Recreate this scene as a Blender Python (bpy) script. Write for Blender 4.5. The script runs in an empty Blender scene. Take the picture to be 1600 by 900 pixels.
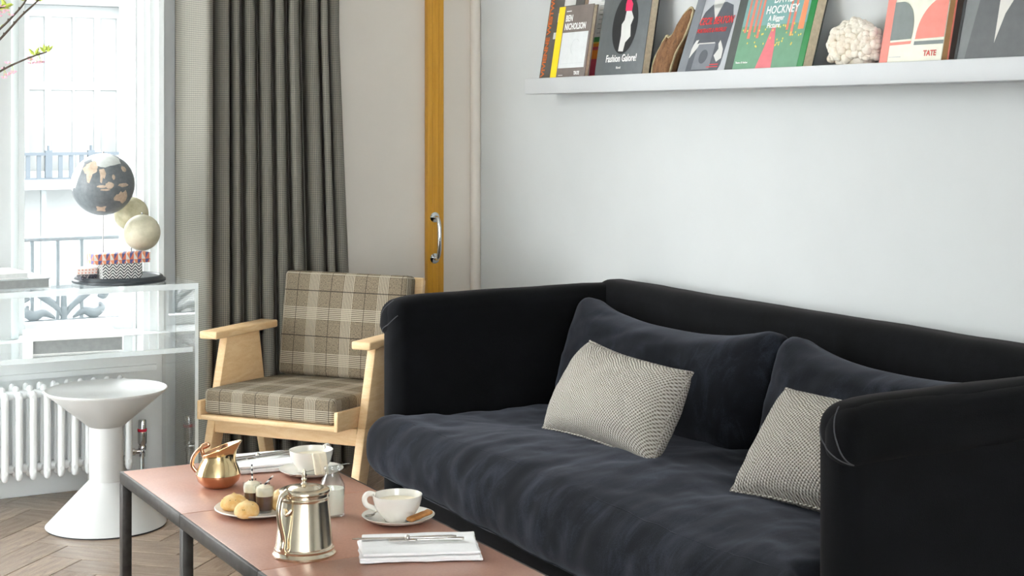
import bpy, bmesh, math, random
from mathutils import Vector, Matrix, noise
from mathutils.bvhtree import BVHTree
random.seed(7)
SC = bpy.context.scene
COL = SC.collection
PI = math.pi

# ------------------------------------------------------------------ camera, sky, exposure
cam_d = bpy.data.cameras.new('camera')
cam = bpy.data.objects.new('camera', cam_d); COL.objects.link(cam)
YAW = math.radians(29.015)
cam.location = (0, 0, 1.37)
cam.rotation_euler = (PI / 2, 0, -YAW)
cam_d.sensor_width = 36; cam_d.lens = 2470 / 1600 * 36
cam_d.shift_y = -(450 - 186) / 1600.0
cam_d.clip_start = .05; cam_d.clip_end = 200
SC.camera = cam

world = bpy.data.worlds.new('sky'); SC.world = world; world.use_nodes = True
bg = world.node_tree.nodes['Background']
bg.inputs[0].default_value = (.955, .985, 1.0, 1); bg.inputs[1].default_value = 12.0
SC.view_settings.view_transform = 'Standard'; SC.view_settings.look = 'None'
SC.view_settings.gamma = 1; SC.view_settings.use_curve_mapping = False
SC.view_settings.exposure = 0.12
SC.cycles.transparent_max_bounces = 32; SC.cycles.max_bounces = 14; SC.cycles.diffuse_bounces = 7; SC.cycles.glossy_bounces = 6

# ------------------------------------------------------------------ node helpers
def lin(c):
    return tuple(((v / 255) / 12.92 if v / 255 <= .04045 else ((v / 255 + .055) / 1.055) ** 2.4) for v in c)

class S:                                   # a node socket with arithmetic
    def __init__(s, nt, k): s.nt, s.k = nt, k
    def _m(s, op, *a):
        n = s.nt.nodes.new('ShaderNodeMath'); n.operation = op
        for i, v in enumerate((s,) + a):
            if isinstance(v, S): s.nt.links.new(v.k, n.inputs[i])
            else: n.inputs[i].default_value = v
        return S(s.nt, n.outputs[0])
    def __add__(s, o): return s._m('ADD', o)
    def __sub__(s, o): return s._m('SUBTRACT', o)
    def __mul__(s, o): return s._m('MULTIPLY', o)
    def __truediv__(s, o): return s._m('DIVIDE', o)
    def gt(s, o): return s._m('GREATER_THAN', o)
    def lt(s, o): return s._m('LESS_THAN', o)
    def fract(s): return s._m('FRACT')
    def abs(s): return s._m('ABSOLUTE')
    def sin(s): return s._m('SINE')
    def max(s, o): return s._m('MAXIMUM', o)
    def min(s, o): return s._m('MINIMUM', o)
    def pingpong(s, o): return s._m('PINGPONG', o)
    def band(s, a, b): return s.gt(a) * s.lt(b)

class Mat:
    def __init__(s, name, col=(200, 200, 200), rough=.6, metal=0., spec=.5, sheen=0., sheen_tint=None, trans=0., ior=1.45, coat=0.):
        s.m = bpy.data.materials.new(name); s.m.use_nodes = True
        s.nt = s.m.node_tree; s.b = s.nt.nodes['Principled BSDF']; s.i = s.b.inputs
        s.i['Base Color'].default_value = (*lin(col), 1); s.i['Roughness'].default_value = rough
        s.i['Metallic'].default_value = metal; s.i['Specular IOR Level'].default_value = spec
        s.i['Sheen Weight'].default_value = sheen; s.i['Sheen Roughness'].default_value = .45
        if sheen_tint: s.i['Sheen Tint'].default_value = (*lin(sheen_tint), 1)
        s.i['Transmission Weight'].default_value = trans; s.i['IOR'].default_value = ior; s.i['Coat Weight'].default_value = coat
    def node(s, t, **k):
        n = s.nt.nodes.new(t)
        for a, v in k.items(): setattr(n, a, v)
        return n
    def coord(s, which='Object'):
        n = s.node('ShaderNodeTexCoord'); return S(s.nt, n.outputs[which])
    def xyz(s, c):
        n = s.node('ShaderNodeSeparateXYZ'); s.nt.links.new(c.k, n.inputs[0])
        return [S(s.nt, o) for o in n.outputs]
    def scaled(s, c, sc, rot=(0, 0, 0)):
        n = s.node('ShaderNodeMapping'); s.nt.links.new(c.k, n.inputs[0]); n.inputs['Scale'].default_value = sc
        n.inputs['Rotation'].default_value = rot
        return S(s.nt, n.outputs[0])
    def noise(s, c, scale=5, detail=4, rough=.55, dist=0.):
        n = s.node('ShaderNodeTexNoise'); s.nt.links.new(c.k, n.inputs['Vector'])
        n.inputs['Scale'].default_value = scale; n.inputs['Detail'].default_value = detail
        n.inputs['Roughness'].default_value = rough; n.inputs['Distortion'].default_value = dist
        return S(s.nt, n.outputs['Fac'])
    def voro(s, c, scale=5, feature='F1', out='Distance'):
        n = s.node('ShaderNodeTexVoronoi', feature=feature); s.nt.links.new(c.k, n.inputs['Vector']); n.inputs['Scale'].default_value = scale
        return S(s.nt, n.outputs[out])
    def ramp(s, f, stops):
        n = s.node('ShaderNodeValToRGB'); s.nt.links.new(f.k, n.inputs[0]); e = n.color_ramp.elements
        while len(e) < len(stops): e.new(.5)
        for q, (p, c) in zip(e, stops): q.position = p; q.color = (*lin(c), 1)
        return S(s.nt, n.outputs[0])
    def mix(s, f, a, b):
        n = s.node('ShaderNodeMix', data_type='RGBA')
        for k, v in ((0, f), (6, a), (7, b)):
            if isinstance(v, S): s.nt.links.new(v.k, n.inputs[k])
            elif k == 0: n.inputs[k].default_value = v
            else: n.inputs[k].default_value = (*lin(v), 1)
        return S(s.nt, n.outputs[2])
    def col(s, c): s.nt.links.new(c.k, s.i['Base Color']); return s
    def rough(s, f): s.nt.links.new(f.k, s.i['Roughness']); return s
    def bump(s, h, strength=.3, dist=.002):
        n = s.node('ShaderNodeBump'); n.inputs['Strength'].default_value = strength; n.inputs['Distance'].default_value = dist
        s.nt.links.new(h.k, n.inputs['Height']); s.nt.links.new(n.outputs[0], s.i['Normal']); return s

M = {}
def plain(name, col, rough=.6, var=6, scale=8, bump=0., **k):
    m = Mat(name, col, rough, **k); c = m.coord()
    f = m.noise(c, scale, 5)
    m.col(m.ramp(f, [(.3, tuple(max(0, v - var) for v in col)), (.7, tuple(min(255, v + var) for v in col))]))
    if bump: m.bump(m.noise(c, scale * 12, 4), bump, .001)
    M[name] = m.m; return m.m

plain('wall_paint', (197, 200, 199), .75, 2, 3, .08)
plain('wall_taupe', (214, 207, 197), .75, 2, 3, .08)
plain('ceiling_paint', (236, 236, 232), .8, 2, 3)
plain('gloss_white', (232, 236, 236), .35, 2, 6)
plain('grey_trim', (214, 222, 222), .45, 2, 6)
plain('shelf_white', (196, 199, 200), .4, 1, 6)
plain('stool_white', (204, 205, 203), .38, 1, 6)
plain('porcelain', (226, 223, 215), .16, 2, 20, coat=.3)
plain('plate_glaze', (228, 222, 214), .22, 3, 20)
plain('napkin', (238, 238, 238), .85, 2, 30, .35)
plain('steel', (190, 190, 188), .22, 3, 30, metal=1.)
plain('chrome', (215, 217, 218), .08, 2, 10, metal=1.)
plain('silver', (226, 214, 192), .2, 4, 12, metal=1.)
plain('silver_dark', (150, 140, 124), .2, 8, 20, metal=1.)
plain('bronze_steel', (56, 53, 50), .42, 10, 40, .15, metal=.55)
plain('cutlery', (206, 203, 197), .2, 4, 12, metal=1.)
plain('dark_base', (52, 58, 62), .4, 4, 20)
plain('red', (196, 34, 60), .35, 3, 20)
plain('milk', (240, 236, 220), .3, 1, 5)
plain('cream', (238, 228, 204), .7, 8, 60, .6)
plain('chocolate', (76, 36, 26), .35, 8, 40)
plain('herb', (40, 48, 34), .7, 6, 40)
plain('black_print', (32, 34, 38), .5, 2, 20)
plain('white_print', (238, 238, 236), .5, 2, 20)
plain('red_print', (214, 60, 62), .5, 2, 20)
plain('page_block', (206, 192, 166), .85, 10, 90, .4)
plain('page_white', (214, 216, 214), .85, 6, 90, .3)
plain('facade', (119, 122, 123), .9, 3, 1)
plain('facade_light', (130, 134, 134), .9, 3, 1)
plain('facade_pane', (99, 107, 108), .3, 3, 1)
plain('facade_drape', (113, 116, 115), .9, 6, 3)
plain('facade_iron', (66, 74, 80), .7, 4, 3)
plain('iron', (118, 126, 130), .6, 5, 8)
plain('street', (120, 120, 118), .9, 8, 1)
plain('radiator_white', (236, 238, 238), .35, 1, 8)
plain('twig', (84, 72, 62), .8, 10, 60)
plain('petal', (236, 186, 204), .7, 10, 40, trans=0.)
plain('leaf', (176, 190, 84), .6, 14, 40)
plain('biscuit', (176, 120, 66), .75, 16, 60, .5)

def two_tone(name, col, col2, scale, rough=.6, bump=.3, **k):
    m = Mat(name, col, rough, **k); c = m.coord(); f = m.noise(c, scale, 6, .6)
    m.col(m.ramp(f, [(.35, col), (.65, col2)])); m.bump(f, bump, .002); M[name] = m.m
two_tone('bread', (222, 172, 98), (244, 220, 168), 26, .75, .4)

# copper and gold polished jug
m = Mat('gold', (232, 206, 158), .12, 1.); c = m.coord(); f = m.noise(c, 14, 3)
m.col(m.ramp(f, [(.3, (222, 192, 142)), (.7, (240, 218, 174))])); M['gold'] = m.m
m = Mat('copper', (206, 146, 108), .14, 1.); c = m.coord(); f = m.noise(c, 14, 3)
m.col(m.ramp(f, [(.3, (206, 152, 118)), (.7, (230, 182, 146))])); M['copper'] = m.m

# clear materials
def clear(name, col, rough=.02, ior=1.45, tint=.96, extra=.0):
    m = bpy.data.materials.new(name); m.use_nodes = True; nt = m.node_tree; nt.nodes.clear()
    o = nt.nodes.new('ShaderNodeOutputMaterial'); t = nt.nodes.new('ShaderNodeBsdfTransparent'); g = nt.nodes.new('ShaderNodeBsdfGlossy')
    mx = nt.nodes.new('ShaderNodeMixShader'); fr = nt.nodes.new('ShaderNodeLayerWeight'); pw = nt.nodes.new('ShaderNodeMath'); ml = nt.nodes.new('ShaderNodeMath'); ad = nt.nodes.new('ShaderNodeMath')
    ns = nt.nodes.new('ShaderNodeTexNoise'); ns.inputs['Scale'].default_value = 3
    rr = nt.nodes.new('ShaderNodeMapRange'); rr.inputs[3].default_value = rough; rr.inputs[4].default_value = rough + .02
    nt.links.new(ns.outputs[0], rr.inputs[0]); nt.links.new(rr.outputs[0], g.inputs['Roughness'])
    fr.inputs['Blend'].default_value = .5; pw.operation = 'POWER'; pw.inputs[1].default_value = 5; ml.operation = 'MULTIPLY'; r0 = ((ior - 1) / (ior + 1)) ** 2; ml.inputs[1].default_value = 1 - r0
    ad.operation = 'ADD'; ad.inputs[1].default_value = r0 + extra; nt.links.new(fr.outputs['Facing'], pw.inputs[0]); nt.links.new(pw.outputs[0], ml.inputs[0])
    t.inputs[0].default_value = (tint * col[0], tint * col[1], tint * col[2], 1); g.inputs[0].default_value = (1, 1, 1, 1)
    nt.links.new(ml.outputs[0], ad.inputs[0]); nt.links.new(ad.outputs[0], mx.inputs[0])
    nt.links.new(t.outputs[0], mx.inputs[1]); nt.links.new(g.outputs[0], mx.inputs[2]); nt.links.new(mx.outputs[0], o.inputs[0])
    M[name] = m
clear('pane_glass', (1, 1, 1), .0, 1.3, .98)
clear('acrylic', (.99, 1, 1), .01, 1.4, .985, .01)
clear('tumbler', (.97, .985, .985), .02, 1.45, .965, .03)
# acrylic edge: frosted bright edge of the sheet
m = Mat('acrylic_edge', (240, 246, 246), .3); c = m.coord(); m.rough(m.noise(c, 30, 2) * .2 + .15)
tr = m.node('ShaderNodeBsdfTransparent'); mx = m.node('ShaderNodeMixShader'); mx.inputs[0].default_value = .45
m.nt.links.new(m.b.outputs[0], mx.inputs[1]); m.nt.links.new(tr.outputs[0], mx.inputs[2]); m.nt.links.new(mx.outputs[0], m.nt.nodes['Material Output'].inputs[0]); M['acrylic_edge'] = m.m

# velvet
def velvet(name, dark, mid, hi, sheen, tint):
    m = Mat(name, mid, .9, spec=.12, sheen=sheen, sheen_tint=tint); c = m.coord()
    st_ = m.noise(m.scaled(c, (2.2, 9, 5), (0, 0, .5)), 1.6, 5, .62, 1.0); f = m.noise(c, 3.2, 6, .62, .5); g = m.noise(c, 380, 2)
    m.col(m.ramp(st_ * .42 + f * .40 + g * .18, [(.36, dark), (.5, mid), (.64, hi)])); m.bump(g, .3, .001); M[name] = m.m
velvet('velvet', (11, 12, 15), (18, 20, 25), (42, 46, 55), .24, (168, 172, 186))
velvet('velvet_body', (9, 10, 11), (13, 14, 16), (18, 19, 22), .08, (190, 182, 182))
plain('seam_thread', (64, 65, 68), .8, 8, 60)
plain('velvet_piping', (42, 44, 50), .9, 8, 60, sheen=.3)

# woven cushion: basket weave dots
m = Mat('woven', (196, 190, 178), .9, spec=.2); c = m.coord('UV'); u, v, w = m.xyz(c)
jit = (m.noise(c, 26, 3) - .5) * .010
a = ((u + v * .30 + jit) / .0125 * 2 * PI).sin(); b = ((v - u * .16 + jit) / .0100 * 2 * PI).sin()
f = a * b * .5 + .5
m.col(m.ramp(f, [(.10, (92, 85, 76)), (.42, (162, 156, 146)), (.8, (192, 188, 180))])); m.bump(f, .9, .004); M['woven'] = m.m

# glen check
def check(name, dark, mid, light, P=.145):
    m = Mat(name, mid, .9, spec=.2); c = m.coord('UV'); u, v, w = m.xyz(c)
    n = m.noise(m.scaled(c, (620, 160, 1)), 1, 3) * .6 + m.noise(m.scaled(c, (160, 620, 1)), 1, 2) * .4
    base = m.ramp(n, [(.38, dark), (.6, mid)])
    fu = (u / P).fract(); fv = (v / .165 + .152).fract()
    su = (u / .0062).fract().gt(.5); sv = (v / .0066).fract().gt(.5)
    lu = fu.lt(.30) * su; lv = fv.lt(.28) * sv
    du = fu.lt(.30) * (su * -1 + 1); dv = fv.lt(.28) * (sv * -1 + 1)
    thin = fu.band(.640, .656).max(fv.band(.63, .65))
    k = m.mix(du.max(dv) * .75, base, dark)
    k = m.mix(lu.max(lv) * .68, k, light)
    k = m.mix(thin * .85, k, (44, 40, 36))
    m.col(k); m.bump(n, .35, .001); M[name] = m.m
check('glen_check', (88, 78, 66), (142, 130, 110), (192, 183, 164))

# curtain cloth: micro check weave, slightly translucent
m = Mat('curtain_cloth', (128, 126, 116), .9, spec=.15); c = m.coord('UV'); u, v, w = m.xyz(c)
s1 = (u / .007).fract().gt(.5); s2 = (v / .007).fract().gt(.5)
f = (s1 + s2) * .5 * .75 + m.noise(m.scaled(c, (500, 60, 1)), 1, 3) * .25
cc = m.ramp(f, [(.05, (94, 94, 90)), (.5, (140, 137, 128)), (.95, (178, 172, 158))]); m.col(cc)
tr = m.node('ShaderNodeBsdfTranslucent'); m.nt.links.new(cc.k, tr.inputs[0])
mx = m.node('ShaderNodeMixShader'); mx.inputs[0].default_value = .22
m.nt.links.new(m.b.outputs[0], mx.inputs[1]); m.nt.links.new(tr.outputs[0], mx.inputs[2])
m.nt.links.new(mx.outputs[0], m.nt.nodes['Material Output'].inputs[0]); M['curtain_cloth'] = m.m

# woods
def wood(name, a, b, scale=(1, 1, 1), rough=.5, rnd=0., fine=60, bump=.12):
    m = Mat(name, a, rough); c = m.coord(); cs = m.scaled(c, scale)
    f = m.noise(cs, 3, 6, .6, 1.2) * .6 + m.noise(cs, fine, 3) * .4
    k = m.ramp(f, [(.34, a), (.64, b)])
    if rnd:
        oi = m.node('ShaderNodeObjectInfo'); h = m.node('ShaderNodeHueSaturation'); m.nt.links.new(k.k, h.inputs['Color'])
        r = S(m.nt, oi.outputs['Random']) * rnd + (1 - rnd / 2); m.nt.links.new(r.k, h.inputs['Value']); k = S(m.nt, h.outputs[0])
    m.col(k); m.bump(f, bump, .001); M[name] = m.m
wood('parquet', (118, 101, 87), (160, 141, 124), (2.2, 22, 10), .24, .42)
wood('floor_base', (84, 70, 58), (104, 88, 74), (4, 4, 4), .6)
wood('chair_oak', (220, 181, 131), (236, 206, 163), (3, 3, 14), .5)
wood('ochre_wood', (188, 134, 34), (210, 156, 54), (30, 30, 1.2), .4)
wood('bark', (84, 58, 38), (146, 106, 72), (26, 26, 7), .85, 0, 30, .9)
wood('bark_rim', (150, 136, 104), (196, 182, 148), (20, 20, 20), .9, 0, 30, .7)
# terracotta leather top
m = Mat('terracotta', (180, 122, 98), .42); c = m.coord('Generated'); o = m.coord()
f = m.noise(o, 4, 6, .6) * .6 + m.noise(o, 150, 2) * .4
m.col(m.ramp(f, [(.35, (164, 119, 101)), (.65, (184, 138, 118))])); m.rough(m.noise(o, 9, 4) * .16 + .27); m.bump(m.noise(o, 300, 2), .12, .0005); M['terracotta'] = m.m
# coral
m = Mat('coral', (236, 226, 208), .8); c = m.coord(); f = m.noise(c, 9, 3); g = m.voro(c, 160)
m.col(m.ramp(f, [(.35, (236, 231, 218)), (.6, (232, 220, 202)), (.78, (206, 168, 122))])); m.bump(g, .5, .002)
m.i['Subsurface Weight'].default_value = .0; M['coral'] = m.m
# globes
m = Mat('globe_dark', (70, 76, 80), .35); c = m.coord(); f = m.noise(c, 70, 3); m.col(m.ramp(f, [(.3, (98, 104, 108)), (.7, (114, 120, 123))])); M['globe_dark'] = m.m  # grey lifted: veiling glare from the window is mixed into the colour
plain('globe_land', (190, 170, 150), .5, 16, 60)
plain('globe_ice', (196, 200, 196), .5, 8, 60)
two_tone('globe_cream', (168, 164, 140), (206, 200, 176), 12, .45, .05)
two_tone('globe_olive', (140, 132, 96), (200, 194, 164), 9, .45, .05)
# patterned boxes
m = Mat('zigzag', (230, 230, 226), .6); c = m.coord(); x, y, z = m.xyz(c)
f = ((z + (x + y).pingpong(.013)) / .0105).fract().gt(.5); m.col(m.mix(f, (62, 66, 70), (226, 226, 222))); M['zigzag'] = m.m
m = Mat('triangles', (230, 200, 180), .6); c = m.coord(); x, y, z = m.xyz(c)
p = ((x - y * .4) / .028).fract(); q = (z / .026 + .5).fract(); t1 = (p - .5).abs() * 2
f1 = t1.gt(q); f2 = p.gt(.5); k = m.mix(f1, (226, 150, 110), (224, 222, 216)); k2 = m.mix(f1, (92, 92, 140), (214, 120, 92))
m.col(m.mix(f2, k, k2)); M['triangles'] = m.m
m = Mat('pink_check', (232, 214, 204), .7); c = m.coord(); x, y, z = m.xyz(c)
f = ((x + y) / .012).fract().gt(.55) * (z / .010 + .2).fract().gt(.5); m.col(m.mix(f, (232, 222, 216), (214, 150, 132))); M['pink_check'] = m.m
m = Mat('dark_fleck', (66, 66, 76), .6); c = m.coord(); f = m.noise(c, 240, 2).gt(.6); m.col(m.mix(f, (62, 62, 72), (190, 180, 176))); M['dark_fleck'] = m.m
# straw stripes
m = Mat('straw_stripe', (240, 240, 240), .5); c = m.coord(); x, y, z = m.xyz(c); m.col(m.mix((z / .012).fract().gt(.5), (236, 236, 232), (34, 34, 40))); M['straw_stripe'] = m.m

# ------------------------------------------------------------------ mesh helpers
def link(name, me, mat=None, parent=None, loc=None, rot=None):
    o = bpy.data.objects.new(name, me); COL.objects.link(o)
    if me is not None and mat is not None:
        me.materials.clear(); me.materials.append(M[mat])
    if parent is not None: o.parent = parent
    if loc is not None: o.location = loc
    if rot is not None: o.rotation_euler = rot
    return o
def tag(o, label, cat, group=None):
    o['label'] = label; o['category'] = cat
    if group: o['group'] = group
    return o
def thing(name, label, cat, loc=(0, 0, 0), rot=(0, 0, 0), group=None):
    return tag(link(name, None, None, None, loc, rot), label, cat, group)
def struct(o): o['kind'] = 'structure'; return o
def to_mesh(bm, name='m', smooth=None):
    me = bpy.data.meshes.new(name); bm.normal_update(); bm.to_mesh(me); bm.free()
    if smooth is not None:
        me.polygons.foreach_set('use_smooth', [True] * len(me.polygons))
        if smooth < 180: me.set_sharp_from_angle(angle=math.radians(smooth))
    return me
def from_py(v, f, smooth=None):
    me = bpy.data.meshes.new('m'); me.from_pydata([tuple(p) for p in v], [], f); me.update()
    bm = bmesh.new(); bm.from_mesh(me); bmesh.ops.recalc_face_normals(bm, faces=bm.faces); bm.to_mesh(me); bm.free()
    if smooth is not None:
        me.polygons.foreach_set('use_smooth', [True] * len(me.polygons))
        if smooth < 180: me.set_sharp_from_angle(angle=math.radians(smooth))
    return me
def add_box(bm, x0, x1, y0, y1, z0, z1):
    vs = [bm.verts.new(p) for p in ((x0, y0, z0), (x1, y0, z0), (x1, y1, z0), (x0, y1, z0), (x0, y0, z1), (x1, y0, z1), (x1, y1, z1), (x0, y1, z1))]
    for f in ((3, 2, 1, 0), (4, 5, 6, 7), (0, 1, 5, 4), (1, 2, 6, 5), (2, 3, 7, 6), (3, 0, 4, 7)): bm.faces.new([vs[i] for i in f])
def box(x0, x1, y0, y1, z0, z1, bev=0., seg=2):
    bm = bmesh.new(); add_box(bm, x0, x1, y0, y1, z0, z1)
    if bev:
        bmesh.ops.bevel(bm, geom=list(bm.edges), offset=bev, segments=seg, profile=.5, affect='EDGES')
        return to_mesh(bm, smooth=50)
    return to_mesh(bm)
def boxes(lst):
    bm = bmesh.new()
    for b in lst: add_box(bm, *b)
    return to_mesh(bm)
def lathe(prof, n=40, cap=True):
    v, f = [], []
    rows = []
    for r, z in prof:
        if r < 1e-6: rows.append([len(v)]); v.append((0, 0, z))
        else:
            rows.append(list(range(len(v), len(v) + n)))
            v += [(r * math.cos(2 * PI * i / n), r * math.sin(2 * PI * i / n), z) for i in range(n)]
    for a, b in zip(rows, rows[1:]):
        if len(a) == 1 and len(b) == 1: continue
        for i in range(n):
            j = (i + 1) % n
            if len(a) == 1: f.append((a[0], b[i], b[j]))
            elif len(b) == 1: f.append((a[i], a[j], b[0]))
            else: f.append((a[i], a[j], b[j], b[i]))
    return v, f
def lathe_me(prof, n=40, smooth=40): return from_py(*lathe(prof, n), smooth)
def tube(pts, rad, n=8, closed=False, flat=1.):
    pts = [Vector(p) for p in pts]; L = len(pts)
    rad = rad if isinstance(rad, (list, tuple)) else [rad] * L
    v, f = [], []; up = None
    for i, p in enumerate(pts):
        if closed: t = pts[(i + 1) % L] - pts[i - 1]
        else: t = pts[min(i + 1, L - 1)] - pts[max(i - 1, 0)]
        t.normalize()
        if up is None: up = Vector((0, 0, 1)) if abs(t.z) < .9 else Vector((1, 0, 0))
        a = t.cross(up)
        if a.length < 1e-5: a = t.orthogonal()
        a.normalize(); b = a.cross(t).normalized(); up = b
        for k in range(n):
            w = 2 * PI * k / n; v.append(p + a * math.cos(w) * rad[i] + b * math.sin(w) * rad[i] * flat)
    for i in range(L if closed else L - 1):
        j = (i + 1) % L
        for k in range(n): f.append((i * n + k, i * n + (k + 1) % n, j * n + (k + 1) % n, j * n + k))
    if not closed: f.append(tuple(range(n))[::-1]); f.append(tuple((L - 1) * n + k for k in range(n)))
    return v, f
def tube_me(pts, rad, n=8, closed=False, flat=1.): return from_py(*tube(pts, rad, n, closed, flat), 60)
def spline(P, m=8):                         # Catmull-Rom through P
    P = [Vector(p) for p in P]; out = []
    for i in range(len(P) - 1):
        a, b, c, d = P[max(i - 1, 0)], P[i], P[i + 1], P[min(i + 2, len(P) - 1)]
        for k in range(m):
            t = k / m; out.append(.5 * ((2 * b) + (c - a) * t + (2 * a - 5 * b + 4 * c - d) * t * t + (3 * b - a - 3 * c + d) * t ** 3))
    return out + [P[-1]]
def prism(poly, y0, y1, bev=0.):            # polygon in x,z extruded along y
    bm = bmesh.new(); vs = [bm.verts.new((x, y0, z)) for x, z in poly]; fc = bm.faces.new(vs)
    r = bmesh.ops.extrude_face_region(bm, geom=[fc])
    for e in r['geom']:
        if isinstance(e, bmesh.types.BMVert): e.co.y = y1
    bmesh.ops.recalc_face_normals(bm, faces=bm.faces)
    if bev: bmesh.ops.bevel(bm, geom=list(bm.edges), offset=bev, segments=2, profile=.5, affect='EDGES')
    return to_mesh(bm, smooth=50 if bev else None)
def flat(poly, y, th=.0006): return prism(poly, y - th, y)
def softbox(hx, hy, hz, r, nx, ny, nz, fn=None):   # rounded box about the origin with a fine grid and a free deformation
    bm = bmesh.new(); cache = {}
    def axis(n, h):
        k = 5; core = max(1, n); inner = h - r
        e = [inner + r * (i / k) for i in range(1, k + 1)]
        c = [-inner + 2 * inner * i / core for i in range(core + 1)]
        return [-q for q in e[::-1]] + c + e
    ax, ay, az = axis(nx, hx), axis(ny, hy), axis(nz, hz)
    def pt(p):
        q = Vector((max(-hx + r, min(hx - r, p[0])), max(-hy + r, min(hy - r, p[1])), max(-hz + r, min(hz - r, p[2]))))
        d = Vector(p) - q
        if d.length > 1e-9:
            # equalise corner spacing: map cube shell to sphere shell
            mx = max(abs(d.x), abs(d.y), abs(d.z)); d = d.normalized() * mx
        o = q + d
        return fn(o) if fn else o
    def vert(p):
        k = tuple(round(c, 5) for c in p)
        if k not in cache: cache[k] = bm.verts.new(pt(p))
        return cache[k]
    def sheet(A, B, mk):
        for i in range(len(A) - 1):
            for j in range(len(B) - 1):
                q = [vert(mk(A[i], B[j])), vert(mk(A[i + 1], B[j])), vert(mk(A[i + 1], B[j + 1])), vert(mk(A[i], B[j + 1]))]
                if len(set(q)) == 4: bm.faces.new(q)
    for s in (-1, 1):
        sheet(ax, ay, lambda a, b: (a, b, s * hz)); sheet(ax, az, lambda a, b: (a, s * hy, b)); sheet(ay, az, lambda a, b: (s * hx, a, b))
    bmesh.ops.recalc_face_normals(bm, faces=bm.faces)
    return to_mesh(bm, smooth=180)
def box_uv(me, dv=0.):
    uv = me.uv_layers.new(name='UVMap')
    for p in me.polygons:
        n = p.normal; a = max(range(3), key=lambda i: abs(n[i]))
        for li in p.loop_indices:
            c = me.vertices[me.loops[li].vertex_index].co
            uv.data[li].uv = {0: (c.y, c.z + dv), 1: (c.x, c.z + dv), 2: (c.x, c.y)}[a]
    return me
def text_me(s, size, bold=0., align='LEFT', space=1., width=1., shear=0.):   # lettering in the x,z plane facing -y
    cu = bpy.data.curves.new('t', 'FONT'); cu.body = s; cu.size = size; cu.extrude = .0004; cu.offset = bold; cu.align_x = align
    cu.space_character = space; cu.shear = shear; cu.resolution_u = 3
    ob = bpy.data.objects.new('t', cu); COL.objects.link(ob)
    dg = bpy.context.evaluated_depsgraph_get(); dg.update()
    me = bpy.data.meshes.new_from_object(ob.evaluated_get(dg)); bpy.data.objects.remove(ob); bpy.data.curves.remove(cu)
    me.transform(Matrix.Rotation(PI / 2, 4, 'X') @ Matrix.Diagonal((width, 1, 1, 1)))
    return me
def circle(cx, cz, rx, rz, n=32, a0=0, a1=2 * PI):
    full = abs(a1 - a0 - 2 * PI) < 1e-6
    return [(cx + rx * math.cos(a0 + (a1 - a0) * i / (n if full else n - 1)), cz + rz * math.sin(a0 + (a1 - a0) * i / (n if full else n - 1))) for i in range(n)]
def fbm(p, s): return noise.fractal(Vector(p) * s, 1., 2., 4)

# ------------------------------------------------------------------ the room
WY, WX, CH = 5.89, 3.10, 2.95              # window wall, sofa wall, ceiling
def st(name, me, mat, parent=None, **k): return struct(link(name, me, mat, parent, **k)) if parent is None else link(name, me, mat, parent, **k)
floor = st('floor', box(-2.2, 3.32, -2.2, 6.11, -.12, -.012), 'floor_base')
st('ceiling', box(-2.2, 3.32, -2.2, 6.11, CH, CH + .12), 'ceiling_paint')
st('wall_right', box(WX, WX + .2, -2.0, WY, -.012, CH), 'wall_paint')
FA, FB = -1.9, .6
st('wall_front', boxes([(-2.0, FA, -2.2, -2.0, -.012, CH), (FB, 3.3, -2.2, -2.0, -.012, CH), (FA, FB, -2.2, -2.0, -.012, .15), (FA, FB, -2.2, -2.0, 2.85, CH)]), 'wall_paint')
w = st('window_4', boxes([(FA, FA + .05, -2.13, -2.07, .15, 2.85), (FB - .05, FB, -2.13, -2.07, .15, 2.85), (FA + .05, FB - .05, -2.13, -2.07, .15, .21), (FA + .05, FB - .05, -2.13, -2.07, 2.79, 2.85)]), 'gloss_white')  # unseen window behind the camera, added for fill daylight
FM = (FA + FB) / 2
link('glazing_bar', box(FM - .02, FM + .02, -2.12, -2.08, .21, 2.79, .004), 'gloss_white', w)
for q0, q1 in ((FA + .05, FM - .02), (FM + .02, FB - .05)): link('pane', box(q0, q1, -2.103, -2.097, .21, 2.79), 'pane_glass', w)
ops = [(.48, 1.06), (1.216, 1.672)]
seg = []; x = .15
for a, b in ops: seg.append((x, a, WY, 6.10, -.012, CH)); seg.append((a, b, WY, 6.10, -.012, .545)); seg.append((a, b, WY, 6.10, 2.84, CH)); x = b
seg.append((x, 1.88, WY, 6.10, -.012, CH))
st('wall_bay', boxes(seg), 'wall_paint')
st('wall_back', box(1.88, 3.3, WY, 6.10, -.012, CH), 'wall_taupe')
BX, BY = .35, 4.20                         # the window bay: its side wall and where it starts
lops = [(4.36, 5.74)]  # unseen side window, built in to supply the bay's daylight
seg = []; y = BY
for a, b in lops: seg.append((BX - .2, BX, y, a, -.012, CH)); seg.append((BX - .2, BX, a, b, -.012, .05)); seg.append((BX - .2, BX, a, b, 2.85, CH)); y = b
seg += [(BX - .2, BX, y, WY, -.012, CH), (-2.0, BX - .2, BY, BY + .2, -.012, CH), (-2.2, -2.0, -2.0, BY + .2, -.012, CH)]
st('wall_left', boxes(seg), 'wall_paint')

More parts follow.
